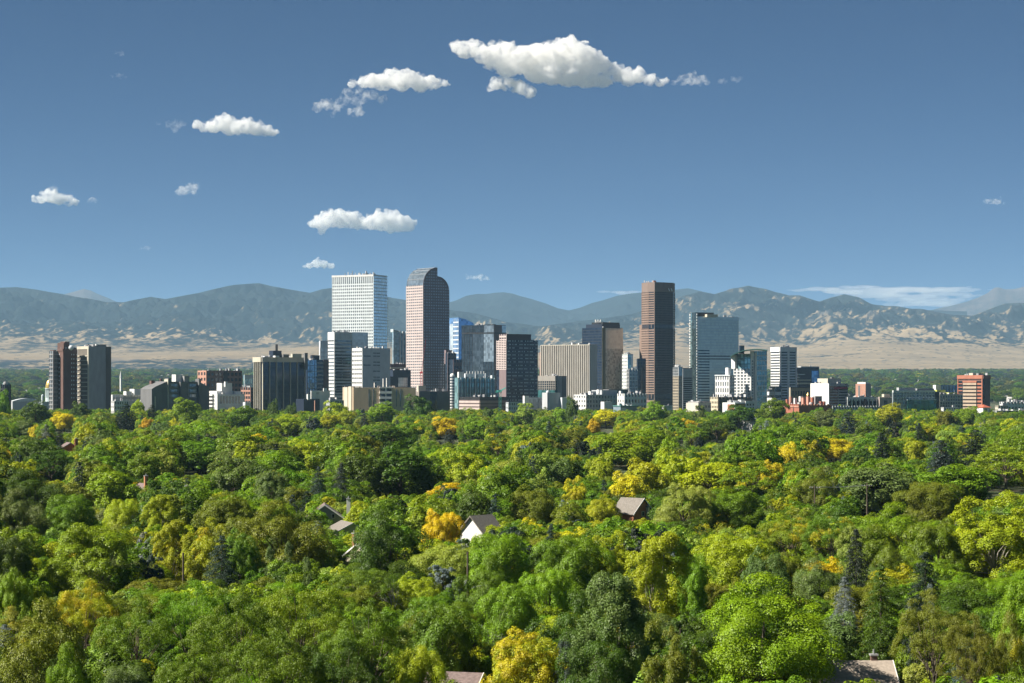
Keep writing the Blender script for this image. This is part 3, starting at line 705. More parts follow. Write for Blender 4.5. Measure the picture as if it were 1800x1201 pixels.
# round white tower and green glass apartments
b = Bld('apartment_block', 'green glass apartment block with white fins and roof frames below the dark mirror tower', 799, 806, 870, 664, 2100, 60); b.core(G_teal, 'glazing')
b.grid('R', paint('slate_trim', (0.16, 0.20, 0.21)), 8, 14, .2, .14)
for x in (810, 818, 826, 835.5, 844, 853, 862, 869): b.rect('fin', W2, 'R', x - .6, x + .6, 656 if x in (818, 835.5, 853) else 664, 740, .9)
b.sub('corner_tower', W, 804, 806.5, 815, 654, 668, 2, 55); b.sub('crown', W2, 816, 818, 855, 656.8, 664, 12, 60)
for k in range(7): b.sub('roof_frame', W, 820 + 5 * k, 820.5 + 5 * k, 821.2 + 5 * k, 652.8, 657.5, 6, stuff=True, new=False)
b.sub('side_frame', W2, 862, 865, 869, 660, 665, 4); b.done()
b = Bld('round_tower', 'narrow round white balcony tower left of the green glass apartments', 791, 795, 799.5, 660, 2080, 45); rc = PT(795.3, HOR, 2085); rp = 4.2 * 2085 / FPX
b.part('wall', G_soft, new=True).cyl(rc, rp * .86, rp * .86, 0, b.z1 - 1, 24)
for i in range(16): b.part('balcony_ring', W, True).cyl(rc, rp, rp, 1.5 + 3.0 * i, 2.6 + 3.0 * i, 24)
b.part('cap', W, new=True).lathe(rc, [(rp * 1.02, b.z1 - 1), (rp * 1.02, b.z1), (rp * .7, b.z1 + 1.6), (.1, b.z1 + 2.2)], 24); b.done()
b = Bld('low_block', 'low block with a dark roof band and pink striped walls below the green glass apartments', 808, 843.5, 891, 698, 1960, 48); b.core(BLK); z = b.z
for i in range(5): b.rect('stripe', PNK, 'L', 808, 843.5, 705 + 6 * i, 708.6 + 6 * i, .8); b.rect('stripe', paint('shaded_pink_stone', (0.30, 0.22, 0.20)), 'R', 843, 890, 705 + 6 * i, 708.6 + 6 * i, .8)  # right-hand stripes are the pink stone with shade put into the colour
b.rect('wall_panel', paint('dark_mauve', (0.16, 0.12, 0.115)), 'L', 808, 843.5, 703.5, 735, .4); b.rect('wall_panel', paint('dark_mauve', (0.16, 0.12, 0.115)), 'R', 843.5, 891, 703.5, 735, .4); b.done()

# blue glass
b = Bld('blue_glass_tower', 'bright blue glass tower with a slanted top between the curved and dark towers', 790, 806.5, 833, 566, 3400, 55)
O, t, n, Lf, Ld = b.fr('R'); b.part('wall', G_blue, new=True).prism(O, t, n, [(0, 0), (0, b.z(558.5)), (b.u('R', 818), b.z(561)), (b.u('R', 832), b.z(567.5)), (b.u('R', 833), b.z(575)), (b.u('R', 833), 0)], -Ld, 0)
b.grid('L', W2, 26, 4, .28, .12, yt=560, yb=760, proud=.4, x0=797, x1=806.4); b.rect('mirror_wall', G_sky, 'L', 791, 797, 569, 760, .5); b.done()

# dark mirror tower
b = Bld('mirror_tower', 'black mirrored glass tower with a louvred belt near the top', 811.5, 868.5, 889.5, 571, 2700, 33); b.core(G_blackm, 'glazing')
b.grid('L', BLK, 24, 12, .06, .06, proud=.25); b.rect('belt', BLK, 'L', 811.5, 868.5, 584.4, 586.6, .5); b.rect('belt', BLK, 'R', 868.5, 889.5, 584.4, 586.6, .5)
b.rect('mirror_wall', G_sky, 'R', 882, 889.5, 572, 584, .3); b.rect('side_wall', paint('maroon_metal', (0.10, 0.065, 0.065), .4), 'R', 868.5, 882, 571, 760, .35); b.rect('painted_reflection', glass('dim_reflection_glass', (0.13, 0.155, 0.165), .6, .06), 'L', 831, 850, 587, 760, .3); b.rect('painted_reflection', glass('bright_reflection_glass', (0.36, 0.42, 0.44), .5, .06), 'L', 850.5, 868, 587, 636, .3); b.rect('painted_reflection', glass('bright_reflection_glass', (0.36, 0.42, 0.44), .5, .06), 'L', 851, 868, 572, 584, .3); b.sub('parapet', BLK, 851, 868.5, 872, 570.2, 571.6, 0.5, 33); b.done()  # lighter panels on the left face put reflections into the glass colour

# dark with dotted windows
b = Bld('office_tower', 'navy tower of dotted window rows with a lit pink striped side', 873, 890.3, 945, 597.8, 2400, 58); b.core(G_navy, 'glazing')
b.grid('L', PNK, 17, 4, .58, .2, yb=650); b.rect('shade_wall', PGR, 'L', 878, 890.3, 650, 760, .4); b.grid('R', NVY, 22, 1, .5, .02)  # lower part of the lit side, shade put into its plum colour
rg = random.Random(9); O, t, n, Lf, Ld = b.fr('R'); h_ = (b.z1) / 22; wb = b.part('window', paint('pale_window_paint', (0.5, 0.56, 0.58), .4), True)  # windows coloured with flat pale paint
for i in range(1, 22):
    for j in range(27):
        if rg.random() < .74 and j % 5 != 4: wb.box(O, t, n, Lf * (j + .15) / 27, Lf * (j + .85) / 27, h_ * i + h_ * .58, h_ * i + h_ * .88, -.05, .12)
f = b.sub('upper_block', paint('plum_metal', (0.06, 0.045, 0.06)), 878, 890.3, 933.5, 587.2, 599, .8, 58); b.grid('L', PNK, 2, 3, .5, .2, foot=f, proud=.3); b.done()

# white ribbed slab
b = Bld('ribbed_tower', 'broad slab of tall cream vertical ribs with a plain grey right side', 951.5, 1036.3, 1049.2, 606.5, 2600, 26); b.core(G_dark, 'glazing')
O, t, n, Lf, Ld = b.fr('L'); rb = b.part('rib', paint('ivory_grey_stone', (0.50, 0.47, 0.42)), True)
for i in range(27): rb.box(O, t, n, Lf * i / 26 - .6, Lf * i / 26 + .6, 0, b.z1, 0, 1.6)
b.part('parapet', CR, new=True).box(O, t, n, -.3, Lf + .3, b.z1 - .4, b.z1 + .6, -.5, 1.45); b.rect('blank_wall', paint('shade_grey_stone', (0.48, 0.45, 0.44)), 'R', 1036.3, 1049.2, 606, 760, .4); b.rect('side_fin', SAL, 'L', 948.5, 951, 618, 760, -.5, -6)
b.sub('roof_unit', W, 1004, 1006, 1012, 602.5, 606.8, 10, stuff=True, new=False); b.sub('roof_unit', W, 1016, 1018, 1026, 603.5, 606.8, 12, stuff=True, new=False); b.done()
b = Bld('office_block', 'grey concrete block with open window grid below the cream ribbed slab', 946, 980, 995.5, 661, 2450, 35); b.core(G_win, 'glazing'); b.grid('L', paint('warm_grey_stone', (0.33, 0.31, 0.28)), 6, 9, .2, .2, yt=670, yb=695); b.rect('blank_band', paint('warm_grey_stone', (0.33, 0.31, 0.28)), 'L', 946, 980, 660.6, 670, .6); b.rect('blank_wall', GR, 'R', 980, 987, 661, 760, .6); b.rect('blank_wall', DG, 'R', 987, 995.5, 661, 760, .5); b.rect('dark_base', G_green, 'L', 940, 980, 686, 760, .9); b.done()

# dark tower with grey glass side
b = Bld('dark_tower', 'dark glass tower with an olive corner and pale mirrored right side', 1023.3, 1058.5, 1095, 576, 2900, 45); b.core(G_navy, 'glazing')
b.grid('L', BLK, 30, 1, .2, .02, proud=.2); b.rect('corner_strip', OLV, 'R', 1058.3, 1064, 576, 760, .5); b.rect('mirror_wall', G_grey, 'R', 1064, 1095, 576.5, 613, .35); b.rect('mirror_wall', glass('bronze_mirror_glass', (0.52, 0.50, 0.42), .2, .25, (1.8, 1.8, 2.6), .05, .55), 'R', 1064, 1095, 613, 760, .35)
b.sub('penthouse', NVY, 1030, 1058, 1090, 570, 577, 6, 45); b.sub('penthouse_roof', BLK, 1040, 1060, 1089, 566.5, 571, 9, 45)
for k in range(5): b.sub('rooftop_dish', W, 1046 + 2.2 * k, 1047 + 2.2 * k, 1048 + 2.2 * k, 562 + (k % 2) * 2, 567, 12, stuff=True, new=False)
b.done()
b = Bld('office_tower', 'slim tower half white grid, half teal glass beside the dark olive-cornered tower', 1094, 1103.2, 1112.5, 622.5, 2800, 45); b.core(G_teal, 'glazing'); b.grid('L', W, 17, 4, .5, .45); b.rect('crown', W2, 'R', 1103.2, 1112.5, 622.2, 624, .4); b.rect('side_glass', G_sky, 'R', 1109.5, 1112.5, 624, 740, .3); b.done()
b = Bld('apartment_block', 'grey apartment block with white ribs in front of the slim teal tower', 1102, 1106, 1121, 650, 2650, 58); b.core(G_soft, 'glazing'); b.grid('R', W2, 12, 3, .18, .2); b.grid('L', GR, 12, 2, .3, .3); b.done()
b = Bld('office_block', 'narrow near-black block left of the brown granite skyscraper', 1119, 1121, 1135, 630.5, 2780, 60); b.core(G_navy, 'glazing'); b.grid('R', BLK, 16, 3, .25, .1); b.done()

# brown granite skyscraper with chamfered corners
b = Bld('granite_skyscraper', 'tall brown granite skyscraper with chamfered corners and blank cap', 1128, 1150, 1183, 496, 2900, 52)
D_ = 2900.0; q = lambda x, dd=0: (PT(x, HOR, D_ + dd).x, D_ + dd)
plan = [q(1128.2, 26), q(1139.2, 8), q(1150.8, 0), q(1182.6, 19), q(1186.0, 40), q(1176, 62), q(1146, 70), q(1130, 52)]
def planprism(buf, P, z0, z1):
    k = len(buf.v); m_ = len(P)
    for z in (z0, z1):
        for p in P: buf.v.append((p[0], p[1], z))
    buf.f.append(tuple(range(k, k + m_))); buf.f.append(tuple(range(k + m_, k + 2 * m_)))
    for i in range(m_): j = (i + 1) % m_; buf.f.append((k + i, k + j, k + m_ + j, k + m_ + i))
planprism(b.part('glazing', G_dark, new=True), plan, 0, b.z1 - .5)
def facade(P0, P1, mat, z0, z1, nf, nc, sf, pf, proud=.6, nm=''):
    t = (P1[0] - P0[0], P1[1] - P0[1]); l = math.hypot(*t); t = (t[0] / l, t[1] / l); n = (t[1], -t[0])
    fb = b.part('floor_bands', mat, True); pb = b.part('piers', mat, True); h = (z1 - z0) / nf
    for i in range(nf): fb.box(P0, t, n, 0, l, z0 + h * i, z0 + h * i + h * sf, -.1, proud)
    for i in range(nc + 1):
        c_ = l * i / nc; w_ = l / nc * pf / 2; pb.box(P0, t, n, max(0, c_ - w_), min(l, c_ + w_), z0, z1, -.1, proud + .05)
zc, zm1, zm0, zl1, zl0 = b.z(513), b.z(570), b.z(577), b.z(693), b.z(701)
for (i, mat, nc, pf) in ((0, GRN2, 6, .35), (1, GRN2, 1, .14), (2, DGRN, 14, .4), (3, paint('shaded_chamfer_granite', (0.2, 0.19, 0.19)), 1, .2)):  # one granite all round; darker right-hand tones put shade into its colour
    A, B_ = plan[i], plan[i + 1]; sf = .52 if i < 2 else (.6 if i == 2 else .5)
    facade(A, B_, mat, zm1, zc, 14, nc, sf, pf); facade(A, B_, mat, zl1, zm0, 27, nc, sf, pf); facade(A, B_, mat, 0, zl0, 4, nc, sf, pf)
    facade(A, B_, mat, zm0, zm1, 1, max(nc // 2, 1) * 2, .0001, .12, .2); facade(A, B_, mat, zl0, zl1, 1, max(nc // 2, 1) * 2, .0001, .14, .2)
cen = (sum(p[0] for p in plan) / 8, sum(p[1] for p in plan) / 8); big = [(cen[0] + (p[0] - cen[0]) * 1.012, cen[1] + (p[1] - cen[1]) * 1.012) for p in plan]
planprism(b.part('cap', paint('cap_granite', (0.22, 0.165, 0.14)), new=True), big, zc, b.z1)
f = Foot(1124, 1129, 1134, 571, 2925, 45); b.part('side_step', GRN2, new=True).box(f.C, f.tL, f.nL, 0, f.lenL, 0, f.z1, -30, 0)
A, B_ = plan[2], plan[3]; t = (B_[0] - A[0], B_[1] - A[1]); l = math.hypot(*t); t = (t[0] / l, t[1] / l); n = (t[1], -t[0])
for (u0, u1) in ((.72, .79), (.87, .93)):
    k = b.part('sign_stroke', W, new=True); k.prism(A, t, n, [(l * u0, b.z(506)), (l * u0 + 1.5, b.z(506)), (l * u1 + 1.2, b.z(511)), (l * u1 - .4, b.z(511))], .7, 1.0)
for (x, y) in ((1132, 493), (1136, 494.5), (1139, 494), (1146, 493.2)): b.sub('rooftop_unit', W, x, x + .7, x + 2, y, 496.3, 20, stuff=True, new=False)
b.sub('roof_house', SAL, 1147.5, 1149, 1153.5, 493.2, 496.3, 26); b.done()
b = Bld('apartment_block', 'tan gridded block with a grey glass top right of the brown granite skyscraper', 1183, 1193, 1200, 645, 2750, 40); b.core(G_soft, 'glazing'); b.grid('L', paint('buff_stone', (0.42, 0.36, 0.27)), 13, 6, .35, .3, yt=661); b.grid('R', paint('buff_stone', (0.42, 0.36, 0.27)), 13, 3, .35, .3, yt=661); b.grid('L', LGR, 3, 5, .15, .15, yt=646, yb=661); b.done()
b = Bld('office_block', 'grey banded office left of the tall grey mirrored tower', 1199, 1200.5, 1217, 647, 2700, 60); b.core(G_dark, 'glazing'); b.grid('R', LGR, 17, 1, .5, .02, yt=664); b.rect('crown', LGR, 'R', 1200, 1217, 648.5, 664, .6); b.done()

# grey mirrored tower with white dashed corners
b = Bld('mirror_tower', 'tall grey mirrored tower with white dashed corner strips and black lower bands', 1213.5, 1225.8, 1298.3, 556.5, 2800, 61); b.core(G_grey, 'glazing')
b.rect('dark_strip', glass('slate_green_glass', (.05, .075, .08), .3), 'L', 1213.6, 1225.8, 549.5, 760, .4); b.rect('end_glass', glass('mint_glass', (0.35, .5, .5), .7), 'L', 1213.5, 1217, 549.5, 760, .55); b.sub('crown', BLK, 1216.5, 1225, 1255, 549.3, 557.4, 1, 61); b.sub('crown_panel', CR, 1239, 1243, 1262, 552.5, 557.4, -.5, 61)
for i in range(52):
    y = 551.5 + 4.95 * i
    b.rect('white_panel', W, 'R', 1224.6, 1226.4, y, y + 2.7, .6, -.4, stuff=True, new=False); b.rect('white_panel', W, 'L', 1212.7, 1214.1, y, y + 2.7, .8, stuff=True, new=False)
for i in range(40): b.rect('floor_line', paint('grey_mullion', (.25, .28, .29), .4), 'R', 1227, 1298, 562 + 4.95 * i, 562.8 + 4.95 * i, .16, stuff=True, new=False)
for i in range(24):
    y = 615.5 + 4.95 * i
    b.rect('dark_band', G_dark, 'R', 1227, 1247, y, y + 2.0, .3, stuff=True, new=False)
b.rect('dark_belt', BLK, 'R', 1227, 1298, 625, 627, .4); b.rect('dark_belt', BLK, 'R', 1227, 1298, 630, 632, .4)
b.done()

# curved glass apartments complex
b = Bld('curved_roof_apartments', 'white and green glass apartment towers under a sweeping curved roof', 1290, 1319.5, 1348, 648, 2350, 45); b.core(G_soft, 'glazing')
b.grid('L', W, 9, 5, .28, .3, yb=697); O, t, n, Lf, Ld = b.fr('L')
f = b.sub('upper_drum', G_teal, 1291, 1319.3, 1346, 622, 650, 4, 45); b.grid('L', G_green, 3, 5, .18, .08, foot=f, proud=.2)
b.rect('wing_wall', W, 'L', 1286.5, 1293, 624, 648, 1.0, -8)
OR, tR, nR, LR, LDd = b.fr('R'); b.rect('white_pier', W, 'R', 1319.3, 1324, 617, 760, 1.0); b.rect('white_pier', W, 'R', 1326, 1329.5, 620, 760, 1.1); b.rect('white_pier', W2, 'R', 1335.5, 1337, 618, 760, .8)
f2 = b.sub('glass_bay', G_teal, 1318.5, 1321, 1348, 617, 760, 2, 58); b.grid('R', W2, 16, 6, .2, .1, foot=f2, proud=.3)
for i in range(14): b.rect('window', G_win, 'R', 1320.8, 1322.8, 634 + 5.1 * i, 636.6 + 5.1 * i, 1.15, stuff=True, new=False)
rp_ = []; xs_ = [1283, 1290, 1298, 1306, 1314, 1322, 1330, 1338, 1349]; ys_ = [626.5, 622, 618.5, 616, 614.6, 613.8, 613.6, 614, 615.4]
rb = b.part('curved_roof', TGR, new=True)
for i in range(len(xs_) - 1):
    k = len(rb.v)
    for (x, y) in ((xs_[i], ys_[i]), (xs_[i + 1], ys_[i + 1])):
        for dd in (-6, 45):
            p = PT(x, y, 2345 + dd); z_ = CAM_H - (y - HOR) / FPX * 2345
            rb.v.append((p.x, p.y, z_)); rb.v.append((p.x, p.y, z_ - .9))
    rb.f += [(k, k + 2, k + 6, k + 4), (k + 1, k + 5, k + 7, k + 3), (k, k + 4, k + 5, k + 1), (k + 2, k + 3, k + 7, k + 6)]
f3 = b.sub('lower_tower', G_soft, 1257.5, 1282, 1290, 660.5, 760, -12, 30); b.grid('L', W, 9, 6, .35, .5, foot=f3); b.grid('R', W2, 9, 2, .3, .3, foot=f3); b.sub('canopy', W2, 1256, 1283, 1291, 659, 661, -14, 30); b.sub('stair_tower', W, 1275, 1280, 1284.5, 646.5, 661, -5); b.sub('lift_core', NVY, 1299, 1301, 1308.5, 607.5, 622, 24); b.done()

# white banded tower
b = Bld('banded_tower', 'white tower of dark horizontal window bands right of the curved roof apartments', 1355.3, 1371.3, 1400, 610.5, 2400, 55); b.core(G_dark, 'glazing'); b.grid('L', W, 24, 1, .52, .02, yt=618.5); b.rect('crown', W, 'L', 1355, 1371.5, 610.2, 618.5, .9)
SW = paint('shaded_side_panel', (0.70, 0.71, 0.74)); b.grid('R', SW, 24, 2, .48, .26, yt=618.5); b.rect('crown', SW, 'R', 1371, 1400, 610.2, 618.5, .8); f = b.sub('stepped_base', G_dark, 1349, 1362, 1373, 684, 760, -8, 55); b.grid('L', W, 7, 1, .55, .02, foot=f); b.grid('R', W, 7, 1, .55, .02, foot=f); f = b.sub('stepped_base', G_dark, 1352.5, 1364, 1374, 679, 760, -5, 55); b.grid('L', W, 8, 1, .55, .02, foot=f); b.grid('R', W, 8, 1, .55, .02, foot=f)  # cooler copy of the white panel, shade tinted into its colour
for k in range(4): b.sub('roof_antenna', STEEL, 1374 + 3 * k, 1374.3 + 3 * k, 1374.9 + 3 * k, 606 + (k % 2) * 2, 610.6, 8, stuff=True, new=False)
b.done()
b = Bld('office_block', 'black box office with a blue glass corner right of the white banded tower', 1398, 1401, 1440, 646, 2600, 58); b.core(NVY); b.rect('blue_corner', G_blue, 'R', 1426.5, 1437, 652, 673, .5); b.rect('blue_corner', glass('slate_blue_glass', (.12, .2, .34), .6), 'R', 1437, 1440, 652, 673, .4); b.rect('light_strip', W2, 'R', 1402, 1415, 657.5, 659, .4); b.rect('light_strip', W2, 'R', 1402, 1405.5, 662.6, 664, .4); b.rect('light_strip', CR, 'R', 1402, 1426, 667.5, 669.2, .4); b.rect('light_strip', CR, 'R', 1402, 1426, 673, 675.5, .4); b.sub('roof_frame', LGR, 1402, 1408, 1440, 644.2, 646.4, 3, 58); b.done()
b = Bld('stone_block', 'low buff stone block with a row of arched windows below the black box office', 1387, 1389.5, 1430, 681.5, 2250, 60); b.core(paint('buff_stone', (0.42, 0.36, 0.27)))
for k in range(7): b.rect('window', G_win, 'R', 1393 + 4.8 * k, 1395.4 + 4.8 * k, 687.5, 696, .15, stuff=True, new=False)
b.rect('cornice', DG, 'R', 1389, 1430, 680.6, 682.2, .8); b.done()
b = Bld('white_office', 'blank white walled office with a grey banded right side', 1425.7, 1456.5, 1490, 674.5, 2200, 48); b.core(G_dark, 'glazing'); b.rect('blank_wall', paint('bright_white_panel', (0.82, 0.82, 0.8)), 'L', 1425.5, 1457.6, 674.2, 760, .7); b.rect('blank_wall', W, 'R', 1456.2, 1457.6, 675, 760, .8)
LB = paint('lavender_grey_panel', (0.36, 0.37, 0.40)); b.rect('crown', LB, 'R', 1456.5, 1490, 674.2, 679, .6); b.grid('R', paint('dim_grey_panel', (0.32, 0.33, 0.35)), 12, 2, .5, .04, yt=679); b.rect('sign_band', paint('dull_red_sign', (0.36, 0.07, 0.11)), 'R', 1465, 1489, 680.5, 684, .75); b.sub('penthouse', CR, 1437, 1455, 1478.5, 665.5, 675, 10, 48); b.sub('roof_dish', DG, 1459, 1462, 1467, 663.4, 665.8, 16); b.done()

# brick castle-like armoury
b = Bld('brick_armoury', 'red brick building with crenellated parapet and turrets at right', 1373.5, 1404.5, 1461, 712.5, 1800, 55); b.core(RED)
RD2 = paint('deep_red_brick', (0.26, 0.095, 0.065)); b.rect('parapet_band', SAL, 'L', 1373, 1404.5, 713.5, 716, .5)
for k in range(9): b.rect('merlon', RED, 'L', 1374 + 3.5 * k, 1376 + 3.5 * k, 710.5, 712.6, .3, -.7)
for k in range(9): b.rect('merlon', RD2 if k % 2 else SAL, 'R', 1409 + 5.6 * k, 1412 + 5.6 * k, 710.8, 712.6, .3, -.7)
b.rect('downpipe', BRN, 'L', 1394.6, 1395.6, 714, 740, .5)
for (x, w, y, mm) in ((1383.5, 5, 702, RED), (1389.5, 5.5, 697.5, SAL), (1412, 7, 699, SAL), (1420.5, 7, 697, SAL), (1428, 6.5, 698.5, RED), (1443, 7, 705.5, RD2), (1449, 5, 705.5, RD2)): b.sub('turret', mm, x - w / 2, x, x + w / 2, y, 713, 14 + (x % 5) * 3)
b.sub('roof_tank', W, 1395, 1397, 1401, 700, 713, 16); b.sub('roof_unit', W, 1404, 1407, 1411, 697, 706, 22); c3 = PT(1420, HOR, 1817); b.part('finial', GOLD, new=True).lathe((c3.x, c3.y), [(.8, b.z(697)), (1.1, b.z(695)), (.5, b.z(692)), (.1, b.z(689.5))], 10); b.sub('rear_wing', GR, 1428, 1433, 1445, 696.5, 720, 40); b.done()

# low town right of centre
b = Bld('deco_building', 'low white stepped building with a small dome below the cream ribbed slab', 919, 922, 1000, 699, 1960, 58); b.core(W2); b.grid('R', LGR, 4, 9, .5, .4, yt=702); b.sub('stair_tower', W, 919, 922, 930, 696, 740, -3); f = b.sub('upper_block', LGR, 953, 962, 985, 690.5, 740, -8, 58); b.sub('side_block', W2, 984, 988, 1004, 699, 740, -5); cd_ = PT(963, HOR, 1955); b.part('dome', W2, new=True).lathe((cd_.x, cd_.y), [(1.7, b.z(691)), (1.7, b.z(688.5)), (1.1, b.z(687)), (.1, b.z(686.4))], 12); b.done()
b = Bld('apartment_block', 'long grey and white apartment block in front of the dark olive-cornered tower', 1009, 1030.5, 1092, 694, 1980, 52); b.core(G_soft, 'glazing'); b.grid('L', W, 6, 5, .5, .45, cap=1); b.grid('R', LGR, 6, 12, .42, .5, cap=1); b.sub('roof_block', LGR, 1040, 1058, 1085, 686, 696, 14, 45); b.sub('roof_block', W, 1034, 1038, 1048, 688, 695, 8); b.sub('roof_block', W, 1049, 1052, 1059, 685, 692, 16); b.sub('curved_parapet', DG, 1060, 1070, 1104, 684.5, 700, 40, 50); b.done()
b = Bld('apartment_block', 'white apartment block with loggias in front of the brown granite skyscraper', 1086, 1098, 1136, 692, 1960, 56); b.core(G_win, 'glazing'); b.grid('L', W, 5, 3, .5, .6); b.grid('R', W2, 5, 7, .45, .5); b.sub('roof_block', W, 1088, 1091, 1094.5, 687.5, 694, 6); b.sub('roof_block', W, 1056, 1062, 1076, 706.5, 740, -14); b.sub('roof_block', LGR, 1108, 1114, 1124, 690.8, 693, 8); b.done()
b = Bld('flat_roof_shop', 'low blue grey flat building in front of the white loggia apartments', 1078, 1091, 1124, 714, 1900, 55); b.core(paint('blue_grey_panel', (0.2, 0.26, 0.31))); b.rect('white_door', W2, 'R', 1092, 1101, 717, 735, .2); b.sub('roof_slab', TGR, 1077, 1091, 1125, 713, 714.6, -1, 55); b.done()
b = Bld('stone_house', 'small pale building with a grey roof below the grey mirrored tower', 1206, 1227.5, 1250, 708.5, 1900, 48); b.core(paint('pale_stone', (0.58, 0.54, 0.47))); b.sub('roof', GR, 1209, 1227.5, 1248, 706, 709, 2, 48)
for k in range(4): b.rect('window', G_win, 'R', 1230 + 5 * k, 1232.4 + 5 * k, 713, 717, .15)
b.done()
b = Bld('stone_block', 'cream corner building with small windows left of the red and white block', 1249, 1262.5, 1322, 698, 1930, 56); b.core(G_win, 'glazing'); b.grid('L', paint('buff_cream', (0.58, 0.52, 0.38)), 6, 5, .5, .45); b.grid('R', paint('umber_brick', (0.20, 0.17, 0.145)), 6, 9, .5, .5); b.sub('chimney', CR, 1260, 1261.5, 1264, 694.5, 699, 2); b.done()
b = Bld('shop_block', 'low white and red building with boxes on its roof', 1270, 1292, 1310, 708, 1880, 42); b.core(W); b.rect('red_panel', RED, 'L', 1279, 1291, 711, 735, .3); b.rect('red_panel', RD2, 'R', 1293, 1309, 710, 735, .3); b.sub('roof_box', W2, 1285, 1290, 1300, 704.5, 709, 6); b.sub('roof_box', W, 1297, 1302, 1309, 703, 709, 9); b.sub('base_roof', TGR, 1274, 1290, 1316, 722, 735, -10, 50); b.done()
b = Bld('shop_block', 'small white building with square windows left of the tall skyline tree', 1309, 1310.5, 1328, 705, 1890, 60); b.core(W)
for k in range(3):
    for j in range(2): b.rect('window', G_win, 'R', 1313 + 5 * k, 1315.5 + 5 * k, 710 + 6 * j, 713.5 + 6 * j, .15)
b.done()
b = Bld('brick_tower', 'small salmon brick tower with a pale roof among the far trees', 1504, 1521.5, 1531, 675, 2700, 30); b.core(SAL); b.rect('slot', DG, 'L', 1508.6, 1511.6, 678, 740, .3); b.sub('roof', W, 1507, 1521.5, 1527, 671.8, 675.4, 1, 30); b.rect('side_wall', GR, 'R', 1522.5, 1531, 675.5, 740, .3); b.done()
b = Bld('row_apartments', 'long low white apartment row right of the blank white office', 1486, 1490, 1548, 698.5, 2050, 60); b.core(G_dark, 'glazing'); b.grid('R', W, 1, 8, .0001, .22, yt=701, yb=713); b.rect('parapet', W, 'R', 1489, 1548, 698, 702.5, .9)
for k in range(12): b.rect('fascia_bracket', W, 'R', 1491 + 4.8 * k, 1493.6 + 4.8 * k, 702, 705, .8, stuff=True, new=False)
b.rect('brick_bay', BRN, 'R', 1518, 1522, 701, 713, 1.2); f = b.sub('street_front', G_win, 1462, 1464, 1546, 713.5, 745, -40, 62); b.grid('R', W, 3, 17, .4, .5, foot=f); b.done()
b = Bld('stone_block', 'small cream building with one big window left of the teal glass office', 1543, 1546, 1571, 698, 2060, 58); b.core(paint('pale_pink_stone', (0.58, 0.48, 0.42))); b.rect('window', G_win, 'R', 1554, 1559.6, 704, 711, .2); b.sub('roof_block', CR, 1550, 1554, 1564, 693, 699, 8); b.rect('cornice', CR, 'R', 1545, 1571, 699, 700.4, .6); b.done()

# teal glass office
b = Bld('teal_office', 'long grey glass office with a solid teal glass block at its corner', 1568, 1570, 1643, 688, 2000, 61); b.core(G_soft, 'glazing'); b.grid('R', paint('blue_grey_trim', (0.48, 0.54, 0.56)), 9, 13, .3, .22); b.rect('cornice', W, 'R', 1569.4, 1643, 686.5, 690, 1.2, -1); b.rect('teal_block', G_green, 'R', 1593, 1643.5, 704, 745, 2.5); b.rect('teal_trim', TEALW, 'R', 1592.6, 1643.8, 702.4, 704, 2.7); b.sub('plant_room', LGR, 1576, 1580, 1610, 681.5, 688, 10, 58); b.sub('plant_room', GR, 1608, 1612, 1642, 683, 688, 14, 58); b.rect('end_wall', NVY, 'R', 1643.4, 1652, 688.5, 745, -.5, -10)
rg = random.Random(3)
for k in range(12): x = 1575 + rg.uniform(0, 62); y = 692 + rg.uniform(0, 10); b.rect('bright_pane', W2, 'R', x, x + 2, y, y + 1.6, .7, stuff=True, new=False)
b.done()
b = Bld('apartment_block', 'tan gridded apartment block between the teal office and the tall brick tower', 1643, 1652, 1692, 693, 2060, 60); b.core(G_soft, 'glazing'); b.grid('R', paint('buff_grid', (0.62, 0.58, 0.48)), 8, 9, .35, .35, cap=1.5); b.sub('lime_roof', YG, 1642, 1647, 1662, 685.5, 693.4, 12); b.sub('lime_roof', YG, 1660, 1668, 1682, 690, 693.4, 9); b.sub('roof_unit', W, 1640, 1645, 1654, 677, 694, 24); b.done()
b = Bld('office_block', 'small blue glass block far behind left of the tall brick tower', 1652, 1654, 1684, 677, 2600, 60); b.core(glass('dusty_blue_glass', (.2, .28, .36), .6), 'glazing'); b.grid('R', NVY, 3, 6, .15, .15); b.done()
b = Bld('brick_office_tower', 'brick tower with tan window bands and a red cornice at far right', 1684, 1727.5, 1740, 660, 2150, 36); b.core(G_dark, 'glazing'); RB = paint('rust_brick', (0.42, 0.16, 0.10)); b.rect('cornice', RB, 'L', 1683.4, 1728, 659.6, 666, 1.2, -1); b.rect('cornice', paint('shaded_rust_cornice', (0.26, 0.12, 0.10)), 'R', 1727, 1740, 659.6, 666, 1.2, -1); b.rect('shade_band', BRN, 'L', 1684, 1727.5, 666, 670, .3)  # brown band paints the cornice shadow; right cornice colour carries shade
TB = paint('tan_band', (0.44, 0.34, 0.25))
for i in range(11): b.rect('window_band', TB, 'L', 1693.5, 1717, 673.2 + 6.2 * i, 677 + 6.2 * i, 1.0); b.rect('side_balcony', RB, 'L', 1684.3, 1692.5, 674 + 6.2 * i, 675.4 + 6.2 * i, .8, stuff=True, new=False); b.rect('side_balcony', RB, 'L', 1718.5, 1727.3, 673.4 + 6.2 * i, 676.6 + 6.2 * i, .7, stuff=True, new=False)
